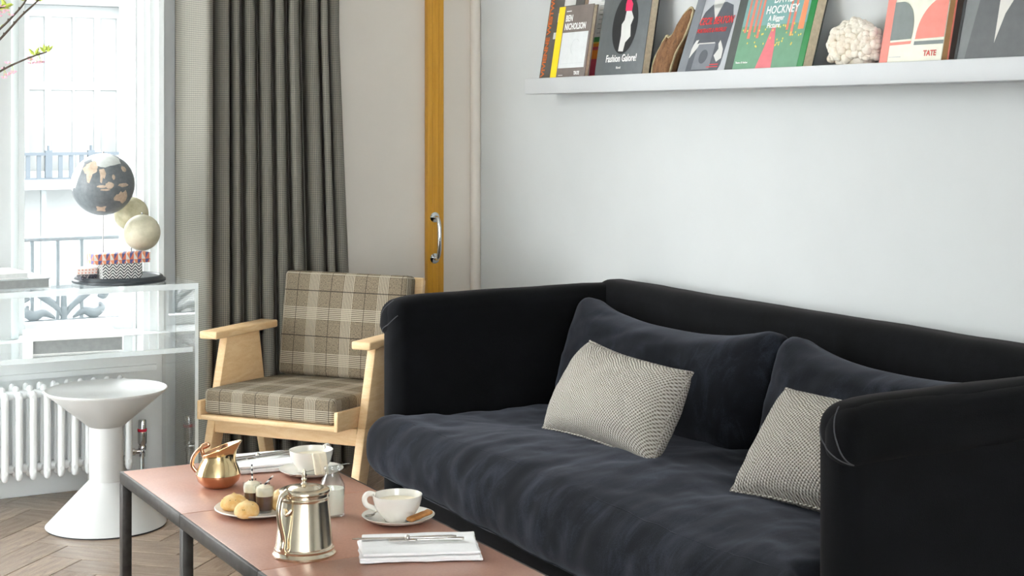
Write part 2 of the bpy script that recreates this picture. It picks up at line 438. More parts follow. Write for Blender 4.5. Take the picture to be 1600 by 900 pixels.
def window_y(name, a, b, z0, z1, y):
    w = st(name, boxes([(a, a + .044, y - .03, y + .03, z0, z1), (b - .044, b, y - .03, y + .03, z0, z1)]), 'gloss_white')
    link('bottom_rail', box(a + .044, b - .044, y - .03, y + .03, z0, z0 + .045, .004), 'gloss_white', w)
    link('top_rail', box(a + .044, b - .044, y - .03, y + .03, z1 - .06, z1, .004), 'gloss_white', w)
    link('meeting_rail', box(a + .044, b - .044, y - .02, y + .03, 1.98, 2.02, .004), 'gloss_white', w)
    link('staff_bead', box(b - .012, b, y - .055, y - .03, z0, z1, .004), 'gloss_white', w)
    link('pane', box(a + .044, b - .044, y - .003, y + .003, z0 + .045, 1.98), 'pane_glass', w)
    link('pane', box(a + .044, b - .044, y - .003, y + .003, 2.02, z1 - .06), 'pane_glass', w)
    return w
for i, (a, b) in enumerate(ops[::-1]): window_y('window_%d' % (i + 1), a, b, .565, 2.84, 6.02)
for i, (a, b) in enumerate(lops):
    xa, xb_ = BX - .13, BX - .07
    w = st('window_%d' % (i + 3), boxes([(xa, xb_, a, a + .05, .05, 2.85), (xa, xb_, b - .05, b, .05, 2.85), (xa, xb_, a + .05, b - .05, .05, .11), (xa, xb_, a + .05, b - .05, 2.79, 2.85)]), 'gloss_white')
    link('glazing_bar', box(xa + .01, xb_ - .01, (a + b) / 2 - .02, (a + b) / 2 + .02, .11, 2.79, .004), 'gloss_white', w)
    for q0, q1 in ((a + .05, (a + b) / 2 - .02), ((a + b) / 2 + .02, b - .05)):
        link('pane', box(BX - .103, BX - .097, q0, q1, .11, 2.79), 'pane_glass', w)
# stepped sill, architraves, corner bead
st('trim_6', box(.36, 1.745, 5.876, 5.89, 0, .548, .002), 'gloss_white')
t = st('trim_1', boxes([(.37, 1.75, 5.79, 6.05, .548, .572), (.37, 1.73, 5.835, 5.89, .515, .548), (.37, 1.72, 5.855, 5.89, .50, .515), (.37, 1.72, 5.862, 5.89, .425, .445)]), 'gloss_white')
def architrave(name, x0, sgn):
    return st(name, boxes([(min(x0, x0 + sgn * .022), max(x0, x0 + sgn * .022), WY - .016, WY, .572, 2.90), (min(x0 + sgn * .022, x0 + sgn * .052), max(x0 + sgn * .022, x0 + sgn * .052), WY - .026, WY, .572, 2.90),
                           (min(x0 + sgn * .052, x0 + sgn * .072), max(x0 + sgn * .052, x0 + sgn * .072), WY - .04, WY, .572, 2.90)]), 'gloss_white')
architrave('trim_2', 1.672, 1)
st('trim_3', box(1.19, 1.216, WY - .014, WY, .572, 2.90, .004), 'grey_trim')
st('trim_4', box(1.06, 1.086, WY - .014, WY, .572, 2.90, .004), 'grey_trim')
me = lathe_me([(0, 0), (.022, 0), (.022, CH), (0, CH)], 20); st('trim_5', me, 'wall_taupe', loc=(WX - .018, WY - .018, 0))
st('baseboard_right', box(WX - .018, WX, -2, WY - .04, 0, .13, .004), 'gloss_white')

# ochre sliding-door edge with chrome pull
door = st('door_1', box(2.853, 2.927, WY - .032, WY, 0, CH - .02, .003), 'ochre_wood')
for xx in (2.875, 2.905): link('groove_bead', box(xx - .002, xx + .002, WY - .0345, WY - .032, 0, CH - .03), 'ochre_wood', door)
hx, hz0, hz1 = 2.884, .795, .965
h = link('pull_handle', tube_me(spline([(hx, WY - .034, hz0), (hx, WY - .06, hz0 + .004), (hx, WY - .075, hz0 + .03), (hx, WY - .078, (hz0 + hz1) / 2), (hx, WY - .075, hz1 - .03), (hx, WY - .06, hz1 - .004), (hx, WY - .034, hz1)], 6), .0085, 12), 'chrome', door)
h['label'] = 'chrome D-shaped pull handle'
for zz in (hz0, hz1):
    r = link('rosette', from_py(*lathe([(0, 0), (.021, 0), (.021, .003), (.012, .006), (0, .006)], 24), 40), 'chrome', h, (hx, WY - .032, zz), (PI / 2, 0, 0))

# herringbone parquet
Wp, Lp = .1285, .514
Rm = Matrix.Translation((1.124, 5.039, 0)) @ Matrix.Rotation(math.radians(225), 4, 'Z')
cnt = 0
far = bmesh.new()
for bnd in range(-7, 8):
    for k in range(-40, 40):
        ox, oy = k * Wp + bnd * Lp, k * Wp - bnd * Lp
        for hor in (0, 1):
            r = (ox, ox + Lp, oy, oy + Wp) if hor else (ox - Wp, ox, oy, oy + Lp)
            cen = Rm @ Vector(((r[0] + r[1]) / 2, (r[2] + r[3]) / 2, 0))
            if not (-1.9 < cen.x < 3.2 and .2 < cen.y < 6.0): continue
            near = .7 < cen.x < 2.6 and 3.4 < cen.y < 6.0
            L2, W2 = Lp / 2 - .0012, Wp / 2 - .0012
            bm = bmesh.new(); add_box(bm, -L2, L2, -W2, W2, -.012, random.uniform(-.0006, .0004))
            bmesh.ops.bevel(bm, geom=[e for e in bm.edges if all(v.co.z > -.005 for v in e.verts)], offset=.0012, segments=1, affect='EDGES')
            mt = Matrix.Translation(cen) @ Matrix.Rotation(math.radians(225 if hor else 315), 4, 'Z')
            for co, no in (((0, WY, 0), (0, 1, 0)), ((WX, 0, 0), (1, 0, 0))):
                ico = mt.inverted() @ Vector(co); ino = mt.inverted().to_3x3() @ Vector(no)
                rr = bmesh.ops.bisect_plane(bm, geom=bm.verts[:] + bm.edges[:] + bm.faces[:], plane_co=ico, plane_no=ino, clear_outer=True)
                ed = [e for e in bm.edges if e.is_boundary]
                if ed: bmesh.ops.edgeloop_fill(bm, edges=ed)
            if not bm.verts: bm.free(); continue
            if near:
                o = link('plank', to_mesh(bm), 'parquet', floor); o.matrix_local = mt; cnt += 1
            else:
                bm.transform(mt); tmp = to_mesh(bm); far.from_mesh(tmp); bpy.data.meshes.remove(tmp)
o = link('far_planks', to_mesh(far), 'parquet', floor); o['kind'] = 'stuff'

# ------------------------------------------------------------------ outside
st('street_ground', box(-30, 40, 6.4, 45, -4.3, -4.1), 'street')
st('balcony_slab', box(-1.8, 2.6, 6.12, 6.62, .40, .50), 'facade_light')
fb = thing('town_house', 'pale stucco town house across the street with tall windows and balcony', 'building', (4.8, 20, -4.1))
def wp(name, me, mat, par, lab=None):
    me.transform(Matrix.Translation(-Vector(par.location))); o = link(name, me, mat, par)
    if lab: o['label'] = lab
    return o
wins = []
for i in range(-4, 5):
    cx = 4.86 + i * 2.35
    wins.append(cx)
seg = []; x = -6.5
for cx in wins:
    seg.append((x, cx - .66, 20, 20.5, -4.1, 4.3)); seg.append((cx - .66, cx + .66, 20, 20.5, -4.1, .72)); seg.append((cx - .66, cx + .66, 20, 20.5, 2.80, 4.3)); x = cx + .66
seg.append((x, 18, 20, 20.5, -4.1, 4.3))
wp('wall', boxes(seg), 'facade_light', fb)
wp('cornice', box(-6.6, 18.1, 19.85, 20, 2.95, 3.15, .03), 'facade_light', fb)
for cx in wins:
    w = wp('window', boxes([(cx - .66, cx + .66, 20.22, 20.27, 2.66, 2.8), (cx - .66, cx - .55, 20.22, 20.27, .72, 2.66), (cx + .55, cx + .66, 20.22, 20.27, .72, 2.66), (cx - .36, cx - .28, 20.22, 20.27, .72, 2.66), (cx + .26, cx + .34, 20.22, 20.27, .72, 2.66),
                            (cx - .015, cx + .015, 20.22, 20.27, .72, 2.66), (cx - .55, cx + .55, 20.215, 20.265, 1.74, 1.84)]), 'facade_light', fb)
    L = Vector((0, 0, 0))
    for a, b in ((-.55, -.36), (-.28, -.015), (.015, .26), (.34, .55)):
        for z0, z1 in ((.72, 1.74), (1.84, 2.66)):
            me = box(cx + a, cx + b, 20.24, 20.25, z0, z1); me.transform(Matrix.Translation(-Vector(fb.location))); link('pane', me, 'facade_pane' if (a, z0) == (-.015, 1.84) else 'facade_drape', w)
b = wp('balcony', box(-6.5, 18, 19.35, 20, .52, .62), 'facade_light', fb)
wp('balcony_rail', boxes([(-6.5, 18, 19.38, 19.42, .93, .965), (-6.5, 18, 19.38, 19.42, .64, .66)]), 'facade_iron', fb)
bm = bmesh.new()
for i in range(190):
    xx = -6.4 + i * .128; add_box(bm, xx, xx + .05, 19.39, 19.41, .66, .93)
    if i % 4 == 0: add_box(bm, xx - .03, xx + .05, 19.372, 19.428, .661, .99); add_box(bm, xx, xx + .02, 19.38, 19.42, .991, 1.05)
o = wp('railing_bars', to_mesh(bm), 'facade_iron', fb); o['kind'] = 'stuff'
for i in range(-4, 12): wp('portico_column', box(4.3 + i * 1.2, 4.36 + i * 1.2, 19.5, 19.56, -4.1, .52), 'facade_pane', fb)

# window balconette with ornate cast iron
bal = thing('balconette', 'ornate cast iron balcony railing outside the bright window', 'railing', (1.45, 6.4, .5))
wp('top_rail', box(.0, 2.2, 6.385, 6.42, .885, .90, .004), 'iron', bal)
wp('bottom_rail', box(.0, 2.2, 6.39, 6.41, .56, .572, .003), 'iron', bal)
for xx in (.35, .72, 1.09, 1.375, 1.475, 1.57, 1.83, 2.1): wp('post', box(xx - .006, xx + .006, 6.392, 6.408, .5, .886), 'iron', bal)
def scroll(cx, s, nm):
    pts = [(cx, 0, .575), (cx + s * .03, 0, .62), (cx + s * .075, 0, .66), (cx + s * .13, 0, .70), (cx + s * .165, 0, .685), (cx + s * .16, 0, .655), (cx + s * .135, 0, .66)]
    P = spline(pts, 6); me = tube_me([(p.x, 6.4, p.z) for p in P], [.006 + .013 * math.sin(PI * i / len(P)) for i in range(len(P))], 8); wp(nm, me, 'iron', bal)
    P = spline([(cx + s * .035, 0, .575), (cx + s * .08, 0, .60), (cx + s * .12, 0, .59), (cx + s * .15, 0, .61), (cx + s * .14, 0, .63)], 6)
    wp('leaf', tube_me([(p.x, 6.4, p.z) for p in P], [.004 + .02 * math.sin(PI * i / (len(P) - 1)) for i in range(len(P))], 8, flat=.9), 'iron', bal)
for cx in (.55, 1.0, 1.5, 1.92):
    for s in (-1, 1): scroll(cx, s, 'scroll')
    wp('stem', tube_me([(cx, 6.4, .57), (cx, 6.4, .72)], [.014, .010], 8), 'iron', bal)

# ------------------------------------------------------------------ curtain
CP = [(1.790, 5.862), (1.800, 5.76), (1.822, 5.66), (1.838, 5.615), (1.862, 5.63), (1.888, 5.72), (1.905, 5.83), (1.900, 5.73), (1.912, 5.685), (1.945, 5.69), (1.985, 5.825), (1.962, 5.70), (1.985, 5.69), (2.032, 5.805), (2.010, 5.69), (2.040, 5.685), (2.094, 5.80),
      (2.070, 5.70), (2.105, 5.69), (2.152, 5.795), (2.130, 5.695), (2.160, 5.69), (2.212, 5.80), (2.185, 5.69), (2.218, 5.69), (2.290, 5.845), (2.262, 5.72), (2.300, 5.70), (2.352, 5.80), (2.322, 5.71), (2.345, 5.70), (2.378, 5.785), (2.37, 5.73), (2.40, 5.73), (2.452, 5.84)]
prof = spline([(a, b, 0) for a, b in CP], 5); n = len(prof); zs = [.015 + (2.90 - .015) * (i / 46) ** 1.25 for i in range(47)]
v, f, uvs = [], [], []; arc = [0]
for a, b in zip(prof, prof[1:]): arc.append(arc[-1] + (a - b).length)
for z in zs:
    low = max(0, 1.7 - z)
    for i, p in enumerate(prof):
        u = i / (n - 1); wob = noise.noise(Vector((u * 9, z * .9, 3))) * .010 * min(1, low + .25) + noise.noise(Vector((u * 22, z * 3.2, 9))) * .016 * max(0, .55 - z)
        v.append((p.x + .055 * low * u ** 1.6 * .8 + wob * .6, min(5.872, 5.86 + (p.y - 5.86) * (1 - .05 * low) + wob), z)); uvs.append((arc[i], z))
for j in range(len(zs) - 1):
    for i in range(n - 1): f.append((j * n + i, j * n + i + 1, (j + 1) * n + i + 1, (j + 1) * n + i))
me = bpy.data.meshes.new('m'); me.from_pydata(v, [], f); me.update(); uv = me.uv_layers.new(name='UVMap')
for l in me.loops: uv.data[l.index].uv = uvs[l.vertex_index]
me.polygons.foreach_set('use_smooth', [True] * len(me.polygons))
cur = tag(link('curtain', me, 'curtain_cloth'), 'grey fine-checked full-length curtain hanging in folds beside the window', 'curtain')
md = cur.modifiers.new('s', 'SOLIDIFY'); md.thickness = .003

# ------------------------------------------------------------------ coffee table
T = thing('coffee_table', 'long low coffee table with terracotta top panels and dark metal frame', 'table', (1.434, 3.5, 0))
TX0, TX1 = 1.168, 1.700; TY = [4.335, 3.789, 3.234, 2.680]
for i in range(3):
    y1, y0 = TY[i] - (.010 if i == 0 else .0015), TY[i + 1] + (.0015 if i < 2 else .010)
    wp('top_panel', box(TX0 + .008, TX1 - .008, y0, y1, .384, .400, .0015), 'terracotta', T)
for xx in (TX0, TX1 - .022):
    for i in range(3): wp('rail', box(xx, xx + .022, TY[i + 1] + .0005, TY[i] - .0005, .366, .3985, .0015), 'bronze_steel', T)
for yy in (TY[0] - .012, TY[3] - .010): wp('rail', box(TX0 + .022, TX1 - .022, yy - .01, yy + .012, .366, .3985, .0015), 'bronze_steel', T)
for yy in TY[1:3]: wp('crossbar', box(TX0 + .022, TX1 - .022, yy - .015, yy + .015, .362, .384), 'bronze_steel', T)
for i, yy in enumerate(TY):
    y0 = yy - .028 if i == 0 else (yy - .03 if i < 3 else yy)
    for xx in (TX0, TX1 - .026): wp('leg', box(xx, xx + .026, y0, y0 + .03, .0, .366, .0015), 'bronze_steel', T)

# ------------------------------------------------------------------ sofa
F_ = thing('sofa', 'dark charcoal velvet sofa against the white wall', 'sofa', (2.58, 3.585, 0))
SY0, SY1, SX0, SX1 = 2.445, 4.725, 2.12, 3.075
def at(me, *p): me.transform(Matrix.Translation(p)); return me
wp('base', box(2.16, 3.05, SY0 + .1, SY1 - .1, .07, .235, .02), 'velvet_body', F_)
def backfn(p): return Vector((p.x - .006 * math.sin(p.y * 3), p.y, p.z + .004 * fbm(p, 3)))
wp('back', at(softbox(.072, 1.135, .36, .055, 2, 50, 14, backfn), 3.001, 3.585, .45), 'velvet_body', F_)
for s, yc in ((1, SY1 - .058), (-1, SY0 + .058)):
    nm = 'arm'
    def armfn(p, s=s):
        q = p.copy(); k = max(0, -(p.x + .30)) / .17
        if p.z > .2: q.z -= .018 * k * k * (p.z - .2) / .17
        q.z += .003 * fbm(p, 4) * (1 if p.z > .3 else 0); return q
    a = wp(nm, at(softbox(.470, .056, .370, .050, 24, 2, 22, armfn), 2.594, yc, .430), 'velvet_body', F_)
    def rollfn(p, s=s):
        q = p.copy(); k = max(0, -(p.x + .30)) / .17
        q.z -= .018 * k * k * (1 if p.z > 0 else .3); q.y += .003 * fbm(p + Vector((0, 3 * s, 0)), 6); q.z += .003 * fbm(p, 4)
        return q
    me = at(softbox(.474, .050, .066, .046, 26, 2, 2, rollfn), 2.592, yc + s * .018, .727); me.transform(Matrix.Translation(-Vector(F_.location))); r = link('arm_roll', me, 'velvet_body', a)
    # pleat seams on the rolled front corner
    hulls = [BVHTree.FromPolygons([v.co.copy() for v in m_.vertices], [list(f.vertices) for f in m_.polygons]) for m_ in (a.data, r.data)]
    for YZ in ([(.002, .782), (.020, .752), (.034, .715), (.052, .672)], [(-.046, .738), (-.020, .712), (.018, .690), (.052, .672)]):
        P = []
        for c in spline([(0, dy, z) for dy, z in YZ], 8):
            hit = [h[0].x for h in (b_.ray_cast(Vector((-.7, yc + s * c.y - F_.location.y, c.z)), Vector((1, 0, 0))) for b_ in hulls) if h[0] is not None]
            if hit: P.append((min(hit) - .0006, yc + s * c.y - F_.location.y, c.z))
        link('seam', tube_me(P, .0016, 6), 'seam_thread', a)
for xx in (2.19, 3.0):
    for yy in (SY0 + .06, SY1 - .06): wp('foot', box(xx - .025, xx + .025, yy - .025, yy + .025, 0, .07, .004), 'dark_base', F_)
# seat cushion
CXc, CYc, CZc = 2.490, 3.585, .318
def sm(a, b, x): t = max(0, min(1, (x - a) / (b - a))); return t * t * (3 - 2 * t)
def seatfn(p):
    q = p.copy(); wx = p.x + CXc; wy = p.y + CYc
    fr = 1 - sm(2.075, 2.135, wx)
    q.y *= 1 + .052 * fr
    e = (1 - (p.x / .45) ** 4) * (1 - (p.y / 1.03) ** 6); e = max(0, e)
    if p.z > 0:
        k = p.z / .1
        q.z += k * (.030 * e - .030 * math.exp(-((wy - 4.25) / .25) ** 2 - ((wx - 2.5) / .25) ** 2) + .012 * math.exp(-((wy - 3.52) / .12) ** 2 - ((wx - 2.45) / .2) ** 2) - .022 * math.exp(-((wy - 3.05) / .28) ** 2 - ((wx - 2.5) / .25) ** 2))
        q.z += k * (.016 * fbm(Vector((wx * 1.2, wy * .8, 0)), 3.0) + .006 * fbm(Vector((wx * 2.0 + wy, wy * 4, 2)), 2.2))
    if p.x < -.3:
        k = (-.3 - p.x) / .15
        q.x -= k * (.022 * (1 - min(1, (p.z / .1) ** 2)) + .006 * fbm(Vector((wy * 2.2, p.z * 2, 5)), 3.))
        q.x -= k * .006 * noise.noise(Vector((wy * 16 + p.z * 6, p.z * 5, 1)))
        q.z += -.012 * k * (1 if p.z < 0 else .6) * math.sin((wy - 2.5) * 2.1)
    return q
sc_ = wp('seat_cushion', at(softbox(.445, 1.02, .1025, .07, 46, 130, 6, seatfn), CXc, CYc, CZc), 'velvet', F_)
for zz, xx in ((.098, -.388), (-.066, -.441)):
    P = [seatfn(Vector((xx - .002, -.93 + 1.86 * i / 110, zz))) + Vector((CXc, CYc, CZc)) for i in range(111)]
    if zz > 0: P = [p + Vector((-.001, 0, .001)) for p in P]
    me = tube_me(P, .0018, 6); me.transform(Matrix.Translation(-Vector(F_.location))); link('piping', me, 'velvet', sc_)
# back cushions
for yc, hw, sd in ((4.035, .545, 1), (3.025, .475, 2)):
    def bcf(p, hw=hw, sd=sd):
        q = p.copy(); u = p.y / hw; vv = p.z / .19
        e = max(abs(u) ** 5, abs(vv) ** 4 * .8); q.x *= 1 - .52 * min(1, e) + .22 * (1 - u * u) * (1 - vv * vv)
        if p.z > 0:
            q.z -= vv * .055 * (1 - abs(u) ** 2.4); q.z += vv * .012 * abs(u) ** 6
        q.y *= 1 - .03 * max(0, vv) * (1 if True else 0)
        q.x += .008 * fbm(Vector((p.y * 2 + sd * 7, p.z * 3, 0)), 2.5) + .006 * noise.noise(Vector((p.y * 9 + p.z * 16, p.z * 6 - p.y * 3, sd))) * max(0, vv + .3)
        return q
    me = softbox(.095, hw, .19, .07, 3, 60, 24, bcf)
    me.transform(Matrix.Translation((2.775, yc, .590)) @ Matrix.Rotation(math.radians(16), 4, 'Y'))
    wp('back_cushion', me, 'velvet', F_)

def pillow(name, lab, BL, BR, TR, TL, Th, mat, sd=0):
    BL, BR, TR, TL = [Vector(p) for p in (BL, BR, TR, TL)]
    W, H = (BR - BL).length, (TL - BL).length; nrm = (BR - BL).cross(TL - BL).normalized()
    N = 34; v, f, uvs = [], [], []; idx = {}
    def pos(u, w):
        du = .035 * 4 * w * (1 - w) * (u * 2 - 1) * abs(u * 2 - 1) ** 2 / 1.; dw = .05 * 4 * u * (1 - u) * (w * 2 - 1) * abs(w * 2 - 1) ** 2
        uu, ww = u - du, w - dw
        return (BL * (1 - uu) + BR * uu) * (1 - ww) + (TL * (1 - uu) + TR * uu) * ww
    for side in (1, -1):
        for i in range(N + 1):
            for j in range(N + 1):
                u, w = i / N, j / N
                bd = i in (0, N) or j in (0, N)
                if bd and side == -1: idx[(side, i, j)] = idx[(1, i, j)]; continue
                h = (max(0, 1 - abs(2 * u - 1) ** 2.6) * max(0, 1 - abs(2 * w - 1) ** 2.6)) ** .5
                p = pos(u, w) + nrm * side * Th / 2 * h + nrm * .005 * fbm(Vector((u * 3, w * 3, sd + side)), 1.2) * (0 if bd else 1)
                idx[(side, i, j)] = len(v); v.append(p); uvs.append((u * W, w * H))
        for i in range(N):
            for j in range(N):
                q = [idx[(side, i, j)], idx[(side, i + 1, j)], idx[(side, i + 1, j + 1)], idx[(side, i, j + 1)]]
                f.append(q if side == 1 else q[::-1])
    base = (BL + BR) / 2
    me = bpy.data.meshes.new('m'); me.from_pydata([tuple(p - base) for p in v], [], f); me.update(); uv = me.uv_layers.new(name='UVMap')
    for l in me.loops: uv.data[l.index].uv = uvs[l.vertex_index]
    me.polygons.foreach_set('use_smooth', [True] * len(me.polygons))
    root = thing(name, lab, 'pillow', base, group='woven scatter pillows on the sofa')
    link('cover', me, mat, root)
    ring = [v[idx[(1, i, 0)]] for i in range(N)] + [v[idx[(1, N, j)]] for j in range(N)] + [v[idx[(1, N - i, N)]] for i in range(N)] + [v[idx[(1, 0, N - j)]] for j in range(N)]
    me = tube_me([p - base for p in ring], .0035, 6, True); box_uv(me); link('edge_seam', me, mat, root)
    return root
pillow('scatter_pillow', 'pale woven scatter pillow in front of the sofa back cushion beside the far arm', (2.367, 4.078, .450), (2.365, 3.492, .450), (2.495, 3.492, .686), (2.532, 4.077, .697), .20, 'woven', 1)
pillow('scatter_pillow', 'pale woven scatter pillow partly hidden behind the near sofa arm', (2.379, 3.169, .448), (2.44, 2.61, .448), (2.60, 2.63, .690), (2.574, 3.196, .681), .20, 'woven', 2)

# ------------------------------------------------------------------ armchair
A = thing('armchair', 'oak armchair with brown glen check cushions between curtain and sofa', 'armchair', (1.859, 5.046, 0), (0, 0, math.radians(-54)))
def tilt(me, piv, ang): me.transform(Matrix.Translation(piv) @ Matrix.Rotation(ang, 4, 'X') @ Matrix.Translation(-Vector(piv))); return me
me = at(softbox(.262, .245, .043, .018, 10, 10, 2, lambda p: Vector((p.x, p.y, p.z + (.010 if p.z > 0 else 0) * (1 - (p.x / .265) ** 2) * (1 - (p.y / .25) ** 2)))), 0, .245, .402)
link('seat_cushion', tilt(box_uv(me, -.055), (0, 0, .40), math.radians(-2)), 'glen_check', A)
tray = link('seat_tray', tilt(box(-.272, .272, -.008, .47, .340, .357, .003), (0, 0, .40), math.radians(-2)), 'chair_oak', A)
for s in (-1, 1): link('tray_lip', tilt(box(min(s * .266, s * .281), max(s * .266, s * .281), -.010, .47, .340, .405, .003), (0, 0, .40), math.radians(-2)), 'chair_oak', tray)
link('cross_rail', box(-.288, .288, .10, .125, .275, .334, .003), 'chair_oak', A)
link('cross_rail', box(-.288, .288, .39, .415, .275, .33, .003), 'chair_oak', A)
for s in (-1, 1):
    x0, x1 = sorted((s * .286, s * .318))
    def side(poly):
        me = prism([(y, z) for y, z in poly], x0, x1, .003)
        me.transform(Matrix(((0, 1, 0, 0), (1, 0, 0, 0), (0, 0, 1, 0), (0, 0, 0, 1)))); me.flip_normals(); return me
    link('side_panel', side([(.175, .60), (.375, .60), (.425, .335), (.105, .335)]), 'chair_oak', A)
    link('leg', side([(.105, .335), (.175, .335), (.07, 0), (.018, 0)]), 'chair_oak', A)
    link('leg', side([(.365, .335), (.425, .335), (.51, 0), (.462, 0)]), 'chair_oak', A)
    x0, x1 = sorted((s * .272, s * .345))
    link('armrest', box(x0, x1, .090, .475, .600, .627, .005), 'chair_oak', A)
me = at(softbox(.262, .034, .19, .018, 10, 2, 12, lambda p: Vector((p.x, p.y - (.012 if p.y < 0 else 0) * (1 - (p.x / .265) ** 2) * (1 - (p.z / .19) ** 2), p.z))), 0, .485, .622)
link('back_cushion', tilt(box_uv(me), (0, .46, .43), math.radians(-8)), 'glen_check', A)
link('back_board', tilt(box(-.272, .284, .520, .540, .33, .808, .004), (0, .46, .43), math.radians(-8)), 'chair_oak', A)
for s in (-1, 1):
    x0, x1 = sorted((s * .230, s * .275)); link('back_post', tilt(box(x0, x1, .541, .562, .30, .80, .003), (0, .46, .43), math.radians(-8)), 'chair_oak', A)

# ------------------------------------------------------------------ pedestal side table
prof = [(0, 0), (.198, 0), (.200, .003), (.0585, .150), (.056, .152), (.056, .335), (.058, .338), (.196, .452), (.2015, .4575), (.2015, .460), (.199, .461), (0, .4545)]
P = thing('side_table', 'round white metal pedestal table with cone base and flared top', 'side table', (1.391, 5.332, 0))
link('base_cone', lathe_me([(0, .004), (.197, .004), (.2, .0055), (.0585, .152), (0, .152)], 64, 40), 'stool_white', P)
link('floor_pad', lathe_me([(0, 0), (.197, 0), (.197, .004), (0, .004)], 64, 40), 'black_print', P)
link('column', lathe_me([(0, .150), (.056, .150), (.056, .337), (0, .337)], 48, 40), 'stool_white', P)
link('top_dish', lathe_me([(0, .335), (.058, .335), (.196, .450), (.2015, .457), (.2015, .4605), (.199, .461), (.192, .4555), (0, .4535)], 64, 40), 'stool_white', P)

# ------------------------------------------------------------------ acrylic console
KX0, KX1, KY0, KY1, KZ = .52, 1.728, 5.385, 5.775, .795
K = thing('console_table', 'clear acrylic console table with a lower shelf in front of the window', 'console', (1.0, 5.58, 0))
def sheet(name, x0, x1, y0, y1, z0, z1, par, edge):
    o = wp(name, box(x0, x1, y0, y1, z0, z1), 'acrylic', par)
    me = box(*edge); me.transform(Matrix.Translation(-Vector(par.location))); link('polished_edge', me, 'acrylic_edge', o); return o
e = .0012
sheet('top', KX0, KX1, KY0 + e, KY1, KZ - .020, KZ, K, (KX0, KX1, KY0 - .001, KY0 + e, KZ - .020, KZ))
sheet('shelf', KX0 + .02, KX1 - .02, KY0 + e, KY1, .555, .572, K, (KX0 + .02, KX1 - .02, KY0 - .001, KY0 + e, .555, .572))
for a, b in ((KX0, KX0 + .012), (KX1 - .012, KX1)): sheet('side_panel', a, b, KY0 + e, KY1, 0, KZ - .0205, K, (a, b, KY0 - .001, KY0 + e, 0, KZ - .0205))

# ------------------------------------------------------------------ radiator
Rd = thing('radiator', 'white column radiator under the window', 'radiator', (1.1, 5.74, .10))
RZ0, RZ1 = .10, .425
for i in range(20):
    xx = 1.565 - i * .0485
    bm = bmesh.new()
    def addme(m_): bm.from_mesh(m_); bpy.data.meshes.remove(m_)
    for yy in (5.685, 5.742, 5.80):
        dz = 0 if yy > 5.70 else -.012
        addme(tube_me([(xx, yy, RZ0), (xx, yy, RZ0 + .006), (xx, yy, RZ0 + .02), (xx, yy, RZ1 - .02 + dz), (xx, yy, RZ1 - .006 + dz), (xx, yy, RZ1 + dz)], [.005, .011, .0135, .0135, .011, .005], 10))
    for zz in (RZ0 + .032, RZ1 - .032): addme(tube_me([(xx, 5.672, zz), (xx, 5.685, zz), (xx, 5.80, zz), (xx, 5.812, zz)], [.008, .012, .012, .008], 10, flat=1.))
    addme(tube_me([(xx - .0243, 5.742, RZ1 - .032), (xx + .0243, 5.742, RZ1 - .032)], .016, 10)); addme(tube_me([(xx - .0243, 5.742, RZ0 + .032), (xx + .0243, 5.742, RZ0 + .032)], .016, 10))
    me = to_mesh(bm, smooth=60); wp('section', me, 'radiator_white', Rd)
for xx in (.668, 1.444): wp('foot', box(xx - .012, xx + .012, 5.735, 5.75, 0, .13, .003), 'radiator_white', Rd)
V = thing('radiator_valve', 'chrome thermostatic valve with red ring on radiator pipe', 'valve', (1.630, 5.742, 0))
link('pipe', lathe_me([(0, 0), (.0075, 0), (.0075, .13), (.011, .13), (.011, .145), (.0075, .148), (.0075, .17), (0, .17)], 20), 'chrome', V)
link('floor_collar', lathe_me([(0, 0), (.018, 0), (.017, .005), (0, .006)], 20), 'chrome', V)
link('elbow', tube_me([(-.040, 0, .15), (-.028, 0, .15), (-.028, 0, .15), (-.02, 0, .15), (0, 0, .15)], [.013, .013, .010, .009, .009], 14), 'chrome', V)
link('valve_body', lathe_me([(0, .155), (.014, .155), (.015, .165), (.012, .172), (.0165, .180), (.0165, .222), (0, .222)], 24), 'chrome', V)
link('red_ring', lathe_me([(0, .222), (.0172, .222), (.0172, .232), (0, .232)], 24), 'red', V)
link('cap', lathe_me([(0, .232), (.0150, .232), (.0142, .262), (.012, .266), (0, .266)], 24), 'chrome', V)

# ------------------------------------------------------------------ globes on the console
G = thing('globe_trio', 'three globes on thin rods rising from a round dark base', 'globe', (1.494, 5.555, KZ + .0005))
link('base', lathe_me([(0, 0), (.156, 0), (.162, .004), (.162, .011), (.154, .015), (.152, .020), (.147, .024), (.141, .024), (.137, .019), (0, .018)], 72, 35), 'dark_base', G)
def globe(dx, dy, zc, r, mat, lab):
    link('rod', tube_me([(dx, dy, .018), (dx, dy, zc - KZ - r + .002)], .0022, 8), 'steel', G)
    link('finial', lathe_me([(0, zc - KZ + r - .001), (.004, zc - KZ + r), (.003, zc - KZ + r + .006), (0, zc - KZ + r + .008)], 10), 'steel', G).location = (dx, dy, 0)
    N = 40; prof = [(r * math.sin(PI * i / N), -r * math.cos(PI * i / N)) for i in range(N + 1)]; prof[0] = (0, -r); prof[-1] = (0, r)
    o = link('globe', lathe_me(prof, 64, 180), mat, G, (dx, dy, zc - KZ)); o['label'] = lab; return o
gb = globe(1.440 - 1.494, .01, 1.140, .109, 'globe_dark', 'large charcoal globe with cream land')
globe(1.571 - 1.494, .120, 1.026, .0615, 'globe_olive', 'olive and cream globe set behind')
globe(1.579 - 1.494, .010, .965, .0645, 'globe_cream', 'small pale stone coloured globe')
